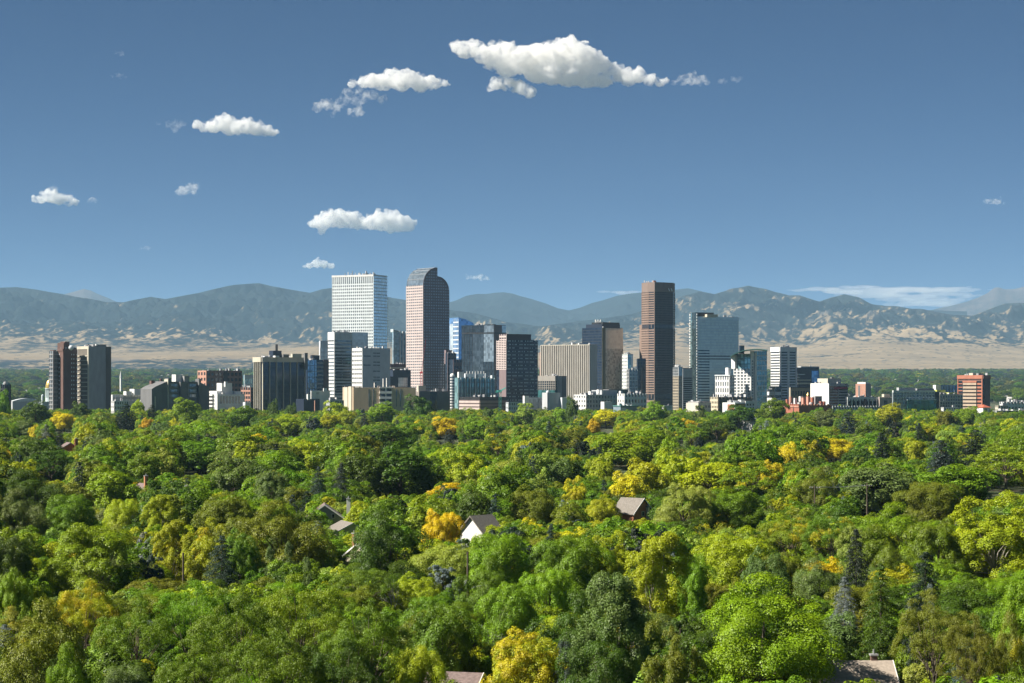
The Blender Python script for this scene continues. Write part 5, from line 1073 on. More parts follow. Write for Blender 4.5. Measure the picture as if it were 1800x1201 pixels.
# trees read off the photograph: x, row of the top, width in photo pixels, form, tone, share of turned leaves, height in metres
HAND = [
 (150, 912, 190, 'A', 'g1', 0, 16), (262, 968, 62, 'E', 's2', 0, 11), (390, 945, 66, 'D', 's2', 0, 13), (300, 905, 85, 'C', 'g5', .18, 15), (365, 912, 110, 'C', 'g5', .16, 15), (422, 925, 70, 'A', 'g2', 0, 14),
 (150, 1016, 125, 'B', 'g5', .5, 14), (240, 1040, 150, 'B', 'g2', .06, 14), (335, 1018, 150, 'B', 'g1', 0, 15), (60, 1065, 160, 'A', 'g4', 0, 15), (20, 990, 90, 'A', 'g1', 0, 15), (22, 930, 100, 'A', 'g3', 0, 15), (130, 1140, 90, 'A', 'g1', 0, 12), (225, 1160, 110, 'A', 'j', 0, 9),
 (420, 1020, 170, 'B', 'g2', 0, 17), (530, 1005, 190, 'B', 'g1', 0, 17), (640, 1045, 170, 'B', 'g2', 0, 16), (350, 1110, 150, 'B', 'g2', 0, 14), (480, 1100, 190, 'B', 'g2', 0, 15), (600, 1120, 150, 'B', 'g3', 0, 14),
 (685, 903, 128, 'A', 'g3', 0, 16), (500, 888, 150, 'A', 'g4', 0, 16), (475, 966, 30, 'F', 'j', 0, 11), (508, 958, 28, 'F', 'j', 0, 11), (540, 985, 32, 'F', 'j', 0, 10), (770, 890, 92, 'A', 'y', 0, 14), (880, 925, 140, 'A', 'g1', 0, 15), (690, 1018, 62, 'G', 'x', 0, 9),
 (775, 1045, 140, 'A', 'g2', 0, 14), (900, 1012, 110, 'A', 'g1', 0, 13), (825, 1122, 50, 'F', 's3', 0, 9), (925, 1098, 145, 'A', 'g5', .45, 12), (735, 1120, 100, 'A', 'g5', 0, 12), (850, 985, 90, 'A', 'g2', 0, 12),
 (1000, 930, 140, 'A', 'g2', 0, 15), (1150, 922, 150, 'C', 'g5', .05, 18), (1085, 985, 190, 'C', 'j', 0, 19), (1000, 1050, 130, 'A', 'g3', 0, 14), (1100, 1142, 56, 'C', 'y', 0, 8), (1340, 1022, 260, 'A', 'g1', 0, 15), (1290, 922, 150, 'A', 'g5', .04, 15), (1345, 958, 95, 'A', 'j', 0, 14), (1180, 1090, 120, 'C', 'g4', 0, 15), (1210, 960, 90, 'A', 'g1', 0, 14), (1050, 1100, 120, 'A', 'g3', 0, 13), (965, 985, 120, 'A', 'g1', 0, 13),
 (1485, 1018, 58, 'D', 's1', 0, 12), (1548, 998, 78, 'D', 'g3', 0, 14), (1640, 1028, 140, 'B', 'g4', 0, 15), (1705, 1075, 110, 'B', 'g4', 0, 14), (1636, 1034, 26, 'F', 's1', 0, 11), (1702, 1118, 78, 'D', 's1', 0, 9), (1770, 1085, 70, 'A', 'g4', .12, 13), (1745, 862, 175, 'C', 'g5', .02, 19), (1600, 1045, 26, 'E', 's1', 0, 9), (1790, 1010, 110, 'C', 'g1', 0, 16),
 (1395, 888, 120, 'B', 'g1', .3, 15), (1460, 892, 100, 'B', 'g2', .22, 15), (1510, 915, 90, 'C', 'p', 0, 15), (1590, 890, 130, 'A', 'g1', 0, 15), (1650, 905, 110, 'A', 'g2', 0, 15), (1370, 965, 90, 'A', 'g4', 0, 12), (1440, 985, 100, 'A', 'j', 0, 11), (1505, 935, 60, 'D', 's3', 0, 16), (1545, 930, 100, 'A', 'g2', 0, 14),
 (1492, 724, 40, 'D', 's2', 0, 18), (1575, 738, 48, 'E', 's3', 0, 15), (1550, 762, 42, 'D', 's3', 0, 18), (1655, 775, 56, 'D', 's2', 0, 18), (1715, 757, 62, 'D', 's3', 0, 18), (1615, 750, 24, 'D', 's3', 0, 15), (1640, 742, 50, 'A', 'g5', .3, 14), (1612, 770, 60, 'A', 'g5', 0, 14), (1768, 783, 140, 'B', 'g1', 0, 16), (1385, 780, 52, 'A', 'y', 0, 14), (1352, 808, 50, 'A', 'y', .3, 13), (1467, 840, 38, 'E', 's2', 0, 11), (1358, 700, 56, 'A', 'g2', 0, 22), (1430, 830, 80, 'A', 'g4', 0, 14), (1670, 815, 160, 'A', 'g2', 0, 15), (1700, 760, 60, 'B', 'g5', .25, 14), (1555, 815, 140, 'A', 'j', 0, 15), (1640, 840, 120, 'A', 'g4', 0, 15), (1470, 770, 70, 'A', 'y', 0, 12),
 (1022, 769, 46, 'E', 's3', 0, 15), (1065, 721, 64, 'A', 'y', 0, 16), (1043, 738, 30, 'A', 'o', 0, 14), (1105, 757, 130, 'A', 'g1', 0, 17), (1010, 836, 48, 'C', 'y', .2, 13), (1056, 800, 62, 'A', 'g5', 0, 14), (1100, 828, 70, 'A', 'y', 0, 13), (1135, 805, 90, 'A', 'g5', 0, 15), (1245, 805, 120, 'A', 'g5', 0, 15), (1320, 808, 100, 'B', 'g1', .25, 15), (1005, 752, 60, 'A', 'g4', .2, 15), (985, 808, 60, 'A', 'j', 0, 14), (1060, 868, 70, 'A', 'g5', .1, 11), (930, 850, 100, 'A', 'g4', 0, 14), (1200, 845, 110, 'A', 'p', 0, 15), (1290, 850, 120, 'A', 'g2', 0, 14), (1215, 745, 60, 'B', 'g2', .2, 16), (1190, 730, 50, 'C', 'g2', 0, 18), (1260, 735, 70, 'B', 'g3', 0, 16),
 (550, 731, 36, 'E', 's2', 0, 16), (578, 727, 40, 'A', 'g5', 0, 16), (612, 722, 40, 'A', 'g5', 0, 16), (590, 707, 46, 'A', 'g5', 0, 18), (640, 727, 22, 'D', 's2', 0, 17), (735, 696, 50, 'A', 'g3', 0, 22), (785, 734, 62, 'A', 'y', .25, 15), (722, 742, 54, 'A', 'g2', .25, 15), (875, 760, 66, 'B', 'g2', .3, 15), (645, 790, 90, 'A', 'g3', 0, 17), (705, 783, 140, 'A', 'g3', 0, 18), (815, 793, 82, 'A', 'g5', .06, 16), (560, 822, 36, 'D', 's2', 0, 15), (600, 818, 42, 'D', 's2', 0, 16), (545, 775, 80, 'A', 'g5', .1, 15), (475, 822, 80, 'A', 'j', 0, 15), (480, 875, 110, 'A', 'g1', 0, 13), (790, 755, 24, 'D', 's2', 0, 13), (840, 735, 60, 'A', 'g1', 0, 16), (510, 730, 60, 'A', 'g5', 0, 16), (690, 750, 90, 'A', 'g3', 0, 16),
 (925, 706, 50, 'C', 'p', 0, 20), (1005, 699, 26, 'A', 'g3', 0, 20), (1150, 707, 52, 'A', 'g1', 0, 20), (425, 713, 60, 'A', 'g2', 0, 18), (481, 704, 22, 'A', 'g3', 0, 20), (514, 708, 24, 'A', 'g3', 0, 20), (1300, 713, 70, 'A', 'g3', 0, 18), (1565, 711, 60, 'A', 'g5', 0, 18), (1700, 716, 50, 'A', 'g1', 0, 18), (672, 708, 54, 'A', 'g1', 0, 20), (62, 706, 60, 'A', 'g3', 0, 20), (5, 688, 28, 'A', 'g1', 0, 24), (860, 716, 26, 'A', 'g3', 0, 18), (1230, 710, 30, 'C', 'j', 0, 20), (1660, 720, 46, 'A', 'g4', 0, 18), (1450, 719, 50, 'A', 'j', 0, 18), (990, 716, 44, 'A', 'g1', 0, 18),
 (222, 711, 46, 'D', 's3', 0, 20), (113, 724, 58, 'A', 'y', 0, 16), (60, 748, 22, 'A', 'y', .3, 13), (258, 734, 26, 'A', 'o', 0, 14), (303, 737, 20, 'A', 'y', .2, 13), (268, 712, 24, 'D', 's3', 0, 18), (327, 702, 60, 'A', 'g1', 0, 20), (45, 735, 50, 'A', 'j', 0, 16), (18, 790, 20, 'A', 'o', 0, 12), (105, 756, 24, 'D', 's3', 0, 13), (140, 705, 40, 'A', 'g3', 0, 20), (240, 702, 30, 'A', 'g5', 0, 20), (60, 830, 120, 'A', 'g3', 0, 15), (90, 790, 90, 'B', 'g3', 0, 14), (200, 820, 110, 'A', 'g1', 0, 15), (280, 862, 80, 'C', 'g5', .06, 15), (350, 770, 100, 'A', 'g2', 0, 15), (410, 800, 100, 'A', 'j', 0, 15), (400, 860, 120, 'A', 'g4', 0, 15), (250, 795, 70, 'A', 'g2', 0, 15), (125, 860, 110, 'A', 'g2', 0, 15), (40, 865, 90, 'A', 'j', 0, 15), (215, 870, 80, 'A', 'g5', 0, 13),
]
rng = np.random.default_rng(2024); rpy = random.Random(77)
LANDMARKS = [(10, 'left edge'), (92, 'brown brick tower'), (170, 'plain grey tower'), (225, 'low white hospital'), (315, 'dark stepped block'), (390, 'white stepped building'), (490, 'ribbed dark tower'), (565, 'white rooftop block'), (640, 'tan hotel'), (705, 'tan hotel balconies'),
    (760, 'curved top tower'), (835, 'green glass apartments'), (915, 'navy dotted tower'), (975, 'cream ribbed slab'), (1050, 'dark olive-cornered tower'), (1110, 'white loggia apartments'), (1160, 'brown granite skyscraper'), (1240, 'grey mirrored tower'), (1305, 'curved roof apartments'), (1375, 'white banded tower'), (1430, 'brick armoury'), (1475, 'blank white office'), (1535, 'white apartment row'), (1605, 'teal glass office'), (1665, 'tan gridded block'), (1710, 'rightmost brick tower'), (1785, 'right edge')]
def band(y):
    for (lim, w) in ((742, 'far edge'), (790, 'far canopy'), (845, 'upper canopy'), (900, 'middle canopy'), (970, 'lower canopy'), (1050, 'near canopy'), (1110, 'front trees')):
        if y < lim: return w
    return 'bottom edge'
TREES = []      # dicts: x, y (metres), h, rad, form, tone, aut, px, ytop, wpx
def add_tree(X, Y, h, rad, form, tone, aut, hand=False, force=None):
    TREES.append(dict(X=X, Y=Y, h=h, rad=rad, form=form, tone=tone, aut=aut, px=900 + X / Y * FPX, yt=HOR + (CAM_H - h) / Y * FPX, w=2 * rad / Y * FPX, hand=hand))
for (x, yt, w, form, tk, aut, h) in HAND:
    D = (CAM_H - h) * FPX / (yt - HOR)
    if D > 1750: D = 1750.0 - (x % 7) * 20; h = CAM_H - (yt - HOR) / FPX * D
    if form == 'D': w *= 1.2
    add_tree((x - 900) / FPX * D, D, h, w / FPX * D / 2, form, TK[tk], aut, True)
hands = list(TREES)
# keep clear: what must stay in view behind the nearer trees (houses, poles): x0, x1, y0, y1, distance
CLEAR = [(566, 610, 887, 914, 440), (604, 632, 888, 938, 440), (610, 636, 955, 985, 360), (818, 838, 906, 938, 420), (1098, 1140, 880, 914, 480), (1464, 1562, 1158, 1201, 232), (800, 856, 1180, 1201, 205), (816, 858, 972, 1062, 300), (1192, 1222, 1040, 1072, 270), (318, 326, 970, 1012, 330), (1432, 1525, 846, 866, 480), (1678, 1690, 850, 866, 480), (258, 290, 835, 862, 470), (848, 868, 1092, 1122, 292), (118, 135, 778, 792, 900), (1298, 1326, 732, 750, 1655)]
def blocked(px, yt, w, Y):
    for (a, b_, c, d, D) in CLEAR:
        if Y < D + 6 and px + .42 * w > a and px - .42 * w < b_ and yt < d - 2 and (yt + 1.6 * w) > c: return True
    for t in hands:
        if Y < t['Y'] - 2 and abs(px - t['px']) < .30 * w + .34 * t['w'] and yt < t['yt'] + .62 * t['w'] * (1.3 if t['form'] in 'CDF' else 1): return True
    return False
grid_pts = {}
def near_any(X, Y, rad):
    gx, gy = int(X // 20), int(Y // 20)
    for i in (-1, 0, 1):
        for j in (-1, 0, 1):
            for (x, y, r) in grid_pts.get((gx + i, gy + j), ()):
                if (x - X) ** 2 + (y - Y) ** 2 < (.59 * (r + rad)) ** 2: return True
    return False
def put(X, Y, r): grid_pts.setdefault((int(X // 20), int(Y // 20)), []).append((X, Y, r))
for t in hands: put(t['X'], t['Y'], t['rad'])
for (hx, hD, hr) in ((571, 456, 8), (620, 437, 5), (633, 372, 6), (829, 402, 4), (1124, 472, 5), (1515, 222, 6), (838, 202, 5), (1206, 288, 5), (268, 548, 5), (124, 884, 6)):
    put((hx - 900) / FPX * hD, hD, hr); put((hx - 900) / FPX * hD - 7, hD - 2.4, 4); put((hx - 900) / FPX * hD - 12, hD - 4, 3)
GEN = [('g1', 17), ('g2', 30), ('g3', 24), ('g4', 8), ('g5', 9), ('j', 5), ('p', 4), ('r', .4), ('y', .5)]
gk = [g[0] for g in GEN]; gw = [g[1] for g in GEN]
scat = []
for k in range(60000):
    u = rpy.random(); Y = math.sqrt(95 ** 2 + u * (2050 ** 2 - 95 ** 2)); half = .5 * 1.22 * 1800 / FPX * Y + 25
    X = rpy.uniform(-half, half)
    if Y > 1780 and rpy.random() < (Y - 1780) / 320: continue
    h = min(20.5, max(9.5, rpy.gauss(15.0, 2.4))); form = rpy.choices('ABCDEF', (68, 9, 16, 4.5, 2, 0.6))[0]
    if Y > 1150: h = min(h, rpy.uniform(11.5, 15.2 if rpy.random() < .85 else 18.5) - 1.0 * (Y > 1500))
    rad = h * {'A': .47, 'B': .52, 'C': .34, 'D': .22, 'E': .30, 'F': .17}[form] * rpy.uniform(.82, 1.18)
    if near_any(X, Y, rad): continue
    px = 900 + X / Y * FPX; yt = HOR + (CAM_H - h) / Y * FPX; w = 2 * rad / Y * FPX
    if blocked(px, yt, w, Y):
        h *= .62; rad *= .7; yt = HOR + (CAM_H - h) / Y * FPX; w = 2 * rad / Y * FPX
        if h < 5 or blocked(px, yt, w, Y): continue
    tone = TK[rpy.choices(gk, gw)[0]] if form in 'ABC' else TK[rpy.choice(['s2', 's2', 's1', 's3', 'g3'])]
    aut = 0 if rpy.random() > .03 or form not in 'ABC' else rpy.uniform(.08, .35)
    put(X, Y, rad); add_tree(X, Y, h, rad, form, tone, aut)

for k in range(26000):
    Y = math.sqrt(110 ** 2 + rpy.random() * (900 ** 2 - 110 ** 2)); half = .5 * 1.22 * 1800 / FPX * Y + 25; X = rpy.uniform(-half, half)
    h = rpy.uniform(5.5, 9.5); rad = h * rpy.uniform(.4, .52)
    if near_any(X, Y, rad * .8): continue
    px = 900 + X / Y * FPX; yt = HOR + (CAM_H - h) / Y * FPX; w = 2 * rad / Y * FPX
    if blocked(px, yt, w, Y): continue
    put(X, Y, rad); add_tree(X, Y, h, rad, 'A', TK[rpy.choices(gk, gw)[0]], 0); TREES[-1]['under'] = True

# the 300 that show largest stand as trees of their own, the others as one mass
def seen(t): return -60 < t['px'] < 1860 and t['yt'] < 1195
gen = [t for t in TREES if not t['hand'] and not t.get('under') and seen(t) and t['Y'] > 118]
gen.sort(key=lambda t: t['Y'])
single = hands + gen[:max(0, 300 - len(hands))]
sid = set(id(t) for t in single)
mass = [t for t in TREES if id(t) not in sid and (t['Y'] > 118)]
# labels that single each one out
def lm(px): return min(LANDMARKS, key=lambda q: abs(q[0] - px))[1]
keys = {}
for t in single:
    tone = t['tone'] + (' and gold' if t['aut'] > .12 and t['tone'] not in ('golden yellow', 'orange gold') else '')
    t['key'] = (tone, FORMW[t['form']], band(t['yt']), lm(t['px']))
    keys.setdefault(t['key'], []).append(t)
ORD = ['leftmost', 'second from left', 'third from left', 'fourth from left', 'fifth from left', 'sixth from left']
for k, ts in keys.items():
    ts.sort(key=lambda t: t['px'])
    for i, t in enumerate(ts):
        pos = 'below %s' % k[3] if 'edge' not in k[3] else 'by %s' % k[3]
        lab = '%s %s, %s, %s' % (k[0], k[1], k[2], pos)
        if len(ts) == 2: lab = ('left-hand ' if i == 0 else 'right-hand ') + lab
        elif len(ts) > 2: lab = ORD[min(i, 5)] + ' ' + lab
        t['label'] = lab
first = {}
def kit_for(t):
    lst = KIT[t['form'].lower() if (t['Y'] > 520 and t['form'] in 'ABCDE') else t['form']]
    return lst[rpy.randrange(len(lst))]
for t in single:
    cm, tm_ = kit_for(t); sh, sr = STD[t['form']]
    root = empty(TNAME[t['form']], (t['X'], t['Y'], 0), rpy.uniform(0, 6.28)); tag(root, t['label'], 'tree', 'trees of the wooded neighbourhood')
    root.scale = (t['rad'] / sr, t['rad'] / sr * rpy.uniform(.92, 1.08), t['h'] / sh)
    tr = link('trunk', tm_, None, root); cr = link('crown', cm, None, root, 'stuff')
    c = TONE[t['tone']]; j = [rpy.uniform(.9, 1.1) for _ in range(3)]
    cr.color = (c[0] * j[0], c[1] * j[1], c[2] * j[2], t['aut'])
    first.setdefault(cm.name, cr)

def scatter(name, label, pts, forms):
    """one mass of trees: points that carry copies of the crowns"""
    names = [n for n in forms if n in first]
    me = bpy.data.meshes.new(name); me.vertices.add(len(pts)); me.vertices.foreach_set('co', np.array([(p[0], p[1], p[2]) for p in pts], dtype=np.float32).ravel())
    def at(nm, typ, vals, key='value'):
        a = me.attributes.new(nm, typ, 'POINT'); a.data.foreach_set(key, np.asarray(vals).ravel())
    at('pick', 'INT', np.array([p[3] % len(names) if isinstance(p[3], int) else 0 for p in pts], dtype=np.int32))
    at('grow', 'FLOAT_VECTOR', np.array([p[4] for p in pts], dtype=np.float32), 'vector')
    at('turn', 'FLOAT_VECTOR', np.array([(0, 0, p[5]) for p in pts], dtype=np.float32), 'vector')
    at('tint', 'FLOAT_VECTOR', np.array([p[6] for p in pts], dtype=np.float32), 'vector')
    at('autumn', 'FLOAT', np.array([p[7] for p in pts], dtype=np.float32)); at('scattered', 'FLOAT', np.ones(len(pts), dtype=np.float32))
    o = link(name, me); tag(o, label, 'trees', kind='stuff')
    ng = bpy.data.node_groups.new(name, 'GeometryNodeTree'); ng.interface.new_socket('Geometry', in_out='INPUT', socket_type='NodeSocketGeometry'); ng.interface.new_socket('Geometry', in_out='OUTPUT', socket_type='NodeSocketGeometry')
    N = ng.nodes; L = ng.links; gi = N.new('NodeGroupInput'); go = N.new('NodeGroupOutput'); jn = N.new('GeometryNodeJoinGeometry')
    def na(nm, typ):
        n = N.new('GeometryNodeInputNamedAttribute'); n.data_type = typ; n.inputs[0].default_value = nm; return n.outputs[0]
    pick, grow, turn = na('pick', 'INT'), na('grow', 'FLOAT_VECTOR'), na('turn', 'FLOAT_VECTOR')
    for k, nm in enumerate(names):
        oi = N.new('GeometryNodeObjectInfo'); oi.inputs['Object'].default_value = first[nm]; oi.transform_space = 'ORIGINAL'; oi.inputs['As Instance'].default_value = True
        cp = N.new('FunctionNodeCompare'); cp.data_type = 'INT'; cp.operation = 'EQUAL'; L.new(pick, cp.inputs[2]); cp.inputs[3].default_value = k
        ip = N.new('GeometryNodeInstanceOnPoints'); L.new(gi.outputs[0], ip.inputs['Points']); L.new(cp.outputs[0], ip.inputs['Selection']); L.new(oi.outputs['Geometry'], ip.inputs['Instance']); L.new(turn, ip.inputs['Rotation']); L.new(grow, ip.inputs['Scale']); L.new(ip.outputs[0], jn.inputs[0])
    L.new(jn.outputs[0], go.inputs[0])
    md = o.modifiers.new('scatter', 'NODES'); md.node_group = ng
    return o, names

mids = []
for f in 'abcde':
    for (cm, tm_) in KIT[f]:
        if cm.name in first: mids.append((f, cm.name))
mnames = [n for (f, n) in mids]
def pick_for(form):
    ok = [i for i, (f, n) in enumerate(mids) if f == form.lower()] or [0]
    return ok[rpy.randrange(len(ok))]
pts = []
for t in mass:
    f = t['form'] if t['form'] in 'ABCDE' else 'E'; sh, sr = STD[f]; c = TONE[t['tone']]; s = t['rad'] / sr
    pts.append((t['X'], t['Y'], 0, pick_for(f), (s, s, t['h'] / sh), rpy.uniform(0, 6.28), [v * rpy.uniform(.88, 1.12) for v in c], t['aut']))
scatter('far_tree_canopy', 'dense mass of tree tops stretching back to the foot of the city', pts, mnames)
print('TREES single', len(single), 'mass', len(mass))
# the wooded suburbs beyond the city, up the rising plain
pts = []
for k in range(11000):
    Y = math.sqrt(3700 ** 2 + rpy.random() * (13200 ** 2 - 3700 ** 2)); X = rpy.uniform(-1, 1) * (.315 * Y + 60)
    if pnoise(np.array([X / 900]), np.array([Y / 1500]), 4)[0] < -.28: continue
    s = rpy.uniform(1.0, 1.9) * (1 + Y / 16000); c = TONE[rpy.choice(['mid green', 'deep green', 'deep green', 'olive green', 'grey green', 'dark blue green'])]
    pts.append((X, Y, float(ground_z(Y)) - 1.0, rpy.randrange(min(3, len(mnames))), (s * 1.3, s * 1.3, s * .82), rpy.uniform(0, 6.28), [v * rpy.uniform(.55, 1.0) for v in c], 0.0 if rpy.random() > .05 else .3))
scatter('suburb_trees', 'hazy green belt of suburb trees beyond the city', pts, mnames[:3])

# pale houses scattered through those suburbs
b = Buf(); rg = random.Random(12)
for k in range(700):
    Y = math.sqrt(4200 ** 2 + rg.random() * (12800 ** 2 - 4200 ** 2)); X = rg.uniform(-1, 1) * .3 * Y; z = float(ground_z(Y)); w = rg.uniform(6, 16); h = rg.uniform(9, 15) + w * .1
    a = rg.uniform(0, 3.14); t = (math.cos(a), math.sin(a)); n = (t[1], -t[0]); d = rg.uniform(5, 9)
    b.prism((X, Y), t, n, [(-w / 2, z), (-w / 2, z + h), (0, z + h + 3), (w / 2, z + h), (w / 2, z)], -d, d)
tag(link('suburb_houses', b.mesh('suburb_houses', recalc=True), paint('pale_siding', (0.55, 0.53, 0.5), .8, .35, .02)), 'tiny pale houses dotted through the hazy suburb trees', 'houses', kind='stuff')
# ---------------------------------------------------------------- houses, poles and a car among the trees
SH1 = paint('grey_shingle', (0.20, 0.19, 0.185), .95, .3, 3.0); SH2 = paint('tan_shingle', (0.38, 0.32, 0.26), .95, .2, 3.0); SH3 = paint('brown_shingle', (0.20, 0.15, 0.14), .95, .3, 3.0); SH4 = paint('taupe_shingle', (0.22, 0.20, 0.175), .95, .25, 3.0)
STW = paint('white_stucco', (0.78, 0.77, 0.74)); STG = paint('grey_stucco', (0.33, 0.32, 0.31)); STC = paint('cream_stucco', (0.62, 0.55, 0.40)); BRK = paint('orange_brick', (0.45, 0.20, 0.11), .9, .3, 4.0); STP = paint('pink_stucco', (0.6, 0.45, 0.40))
def house(label, px, D, ridge, w, dep, rot, wall, roof, pitch=.75, chim=None, win=(), along=False):
    """gabled house: px = photo x of the middle, ridge height, width across the gable, depth, turn in degrees"""
    c = PT(px, HOR, D); root = empty('house', (c.x, c.y, 0), R(rot)); tag(root, label, 'house')
    ev = ridge - pitch * w / 2
    b = Buf(); b.prism((0, 0), (1, 0), (0, -1), [(-w / 2, 0), (-w / 2, ev), (0, ridge - .12), (w / 2, ev), (w / 2, 0)], -dep, 0); link('wall', b.mesh('wall', recalc=True), wall, root)
    for s_ in (-1, 1):
        b = Buf(); ov = .45
        b.prism((0, 0), (1, 0), (0, -1), [(0, ridge + .1), (s_ * (w / 2 + ov), ev - ov * pitch + .1), (s_ * (w / 2 + ov), ev - ov * pitch - .1), (0, ridge - .1)], -dep - ov, ov)
        ro = link('roof', b.mesh('roof', recalc=True), roof, root)
        f = Buf(); f.prism((0, 0), (1, 0), (0, -1), [(0, ridge + .14), (s_ * (w / 2 + ov + .05), ev - ov * pitch + .14), (s_ * (w / 2 + ov + .05), ev - ov * pitch - .16), (0, ridge - .16)], ov, ov + .08); link('bargeboard', f.mesh('bargeboard', recalc=True), STW if wall is not STW else SH4, ro)
    for (u, z, ww, hh) in win:
        f = Buf(); f.box((0, 0), (1, 0), (0, -1), u - ww / 2, u + ww / 2, z, z + hh, -.02, .08); wo = link('window', f.mesh('window'), STW if wall is not STW else DG, root)
        g = Buf(); g.box((0, 0), (1, 0), (0, -1), u - ww / 2 + .12, u + ww / 2 - .12, z + .12, z + hh - .12, .0, .1); link('pane', g.mesh('pane'), G_win, wo)
    for (cx, cyy, top, cw, mat) in (chim or ()):
        f = Buf(); f.box((cx, cyy), (1, 0), (0, -1), -cw / 2, cw / 2, 0.5, top, -cw / 2, cw / 2); ch = link('chimney', f.mesh('chimney'), mat, root)
        f = Buf(); f.box((cx, cyy), (1, 0), (0, -1), -cw / 2 - .1, cw / 2 + .1, top, top + .18, -cw / 2 - .1, cw / 2 + .1); link('chimney_cap', f.mesh('chimney_cap'), GR, ch)
        f = Buf(); f.cyl((cx, cyy), .13, .11, top + .18, top + .7, 10); link('flue', f.mesh('flue'), STEEL, ch)
    return root
house('grey gabled house with one small square window, left of the big dark maple', 571, 450, 9.3, 10, 8, 6, STG, SH3, .72, [(5.4, 3, 10.4, .8, STW)], [(1.9, 6.2, .8, 1.1), (-1.2, 3, 1.0, 1.4)])
house('cream house corner with porch posts beside the grey gabled house', 620, 432, 6.4, 7, 9, 20, STC, SH4, .5, None, [(-1.5, 2.2, .8, 1.5), (1.2, 2.2, .8, 1.5)])
house('low house with pale roof and orange brick chimney left of the dark maple', 630, 372, 6.6, 8, 7, -50, STC, SH2, .55, [(-4.2, 2.0, 8.2, .6, BRK)])
house('white gabled house with grey roof peeking out right of the yellow tree', 829, 400, 10.0, 6.0, 6, -40, STW, SH4, 1.0, None, [(0.3, 4.6, .7, 1.0)])
house('brick house with a broad taupe roof and gable, right of centre', 1130, 470, 9.6, 7.5, 6, 50, BRK, SH4, .85, [(1.2, -.6, 7.5, .6, STC)], [(0, 5.4, 1.1, 1.2), (-2.4, 3, 1.0, 1.4)])
house('house at the lower right with a sunlit tan shingle roof and square chimney', 1562, 222, 5.4, 9, 7.4, 91, STC, SH2, .62, [(.3, 1.6, 6.0, .7, BRN)])
house('house with a mauve brown roof at the bottom edge, centre', 842, 202, 6.9, 9, 5, 75, STC, SH3, .5)
house('low pink walled house glimpsed between trunks right of centre', 1206, 285, 5.6, 8, 8, 15, STP, SH1, .45, None, [(0, 1.6, 1.4, 1.2)])
house('house with a tall brick chimney among trees at left', 268, 545, 9.2, 9, 10, 30, STG, SH3, .6, [(-2.2, -1, 11.6, .9, BRK)], [(1.5, 5, .9, 1.0)])
house('far house with a red brick chimney among trees at far left', 124, 880, 11.2, 11, 12, 20, BRK, SH3, .6, [(2.4, -1, 13, 1.3, RED)])

house('small white gabled house at the far tree edge below the red and white shops', 1313, 1650, 11.0, 12, 10, -35, STW, W2, .55, None, [(0, 6, 1.2, 1.4)])
WOODP = paint('weathered_pole_wood', (0.11, 0.085, 0.065), .95, .3, 5.0); WIRE = paint('bright_wire', (0.45, 0.45, 0.45), .4, .05)
def pole(label, px, D, h, arm=True, lamp=False, rot=0):
    c = PT(px, HOR, D); root = empty('utility_pole', (c.x, c.y, 0), R(rot)); tag(root, label, 'utility pole')
    b = Buf(); b.tube((0, 0, -.3), (0, 0, h), .19, .13, 8); link('post', b.mesh('post'), WOODP, root)
    if arm:
        b = Buf(); b.box((0, 0), (1, 0), (0, -1), -1.3, 1.3, h - .9, h - .76, -.07, .07); ca = link('crossarm', b.mesh('crossarm'), WOODP, root)
        for x in (-1.2, -.6, .6, 1.2): b = Buf(); b.lathe((x, 0), [(.05, h - .76), (.09, h - .68), (.05, h - .6), (.01, h - .55)], 8); link('insulator', b.mesh('insulator'), STW, ca)
    if lamp:
        b = Buf(); zl = h - 5.0; pr = [Vector((.1, 0, zl - .5)), Vector((.9, 0, zl - .1)), Vector((1.7, 0, zl + .12)), Vector((2.2, 0, zl + .15))]
        for i in range(3): b.tube(pr[i], pr[i + 1], .05, n=6)
        la = link('lamp_arm', b.mesh('lamp_arm'), STEEL, root)
        b = Buf(); b.prism((0, 0), (1, 0), (0, -1), [(2.1, zl + .24), (2.9, zl + .2), (2.95, zl + .05), (2.5, zl - .02), (2.1, zl + .08)], -.16, .16); link('lamp_head', b.mesh('lamp_head', recalc=True), LGR, la)
        b = Buf(); b.box((-.28, 0), (1, 0), (0, -1), -.22, .12, h - 4.9, h - 4.1, -.2, .2); link('transformer', b.mesh('transformer'), LGR, root)
    return root
pole('dark wooden pole with a street lamp arm, below centre', 822, 287, 12.2, False, True)
pole('short dark pole left of the conical spruce, lower left', 322, 300, 11.0, False)
pole('far wooden pole with crossarm left of the dark rounded conifer, right of centre', 1432, 500, 11.4)
pole('far wooden pole with crossarm and wires right of the dark rounded conifer', 1524, 510, 11.4)
pa, pb_ = PT(1432, HOR, 500), PT(1524, HOR, 510)
for (dx, nm) in ((-1.2, 'left outer'), (1.2, 'right outer')):
    b = Buf(); z = 10.9; n_ = 14; ps = [Vector((pa.x + dx + (pb_.x - pa.x) * i / n_, pa.y + (pb_.y - pa.y) * i / n_, z - .35 * (1 - (2 * i / n_ - 1) ** 2))) for i in range(n_ + 1)]
    for i in range(n_): b.tube(ps[i], ps[i + 1], .045, n=5)
    tag(link('overhead_wire', b.mesh('overhead_wire'), WIRE), 'thin pale overhead wire between the two far poles, %s strand' % nm, 'wire', 'wires between the far poles')

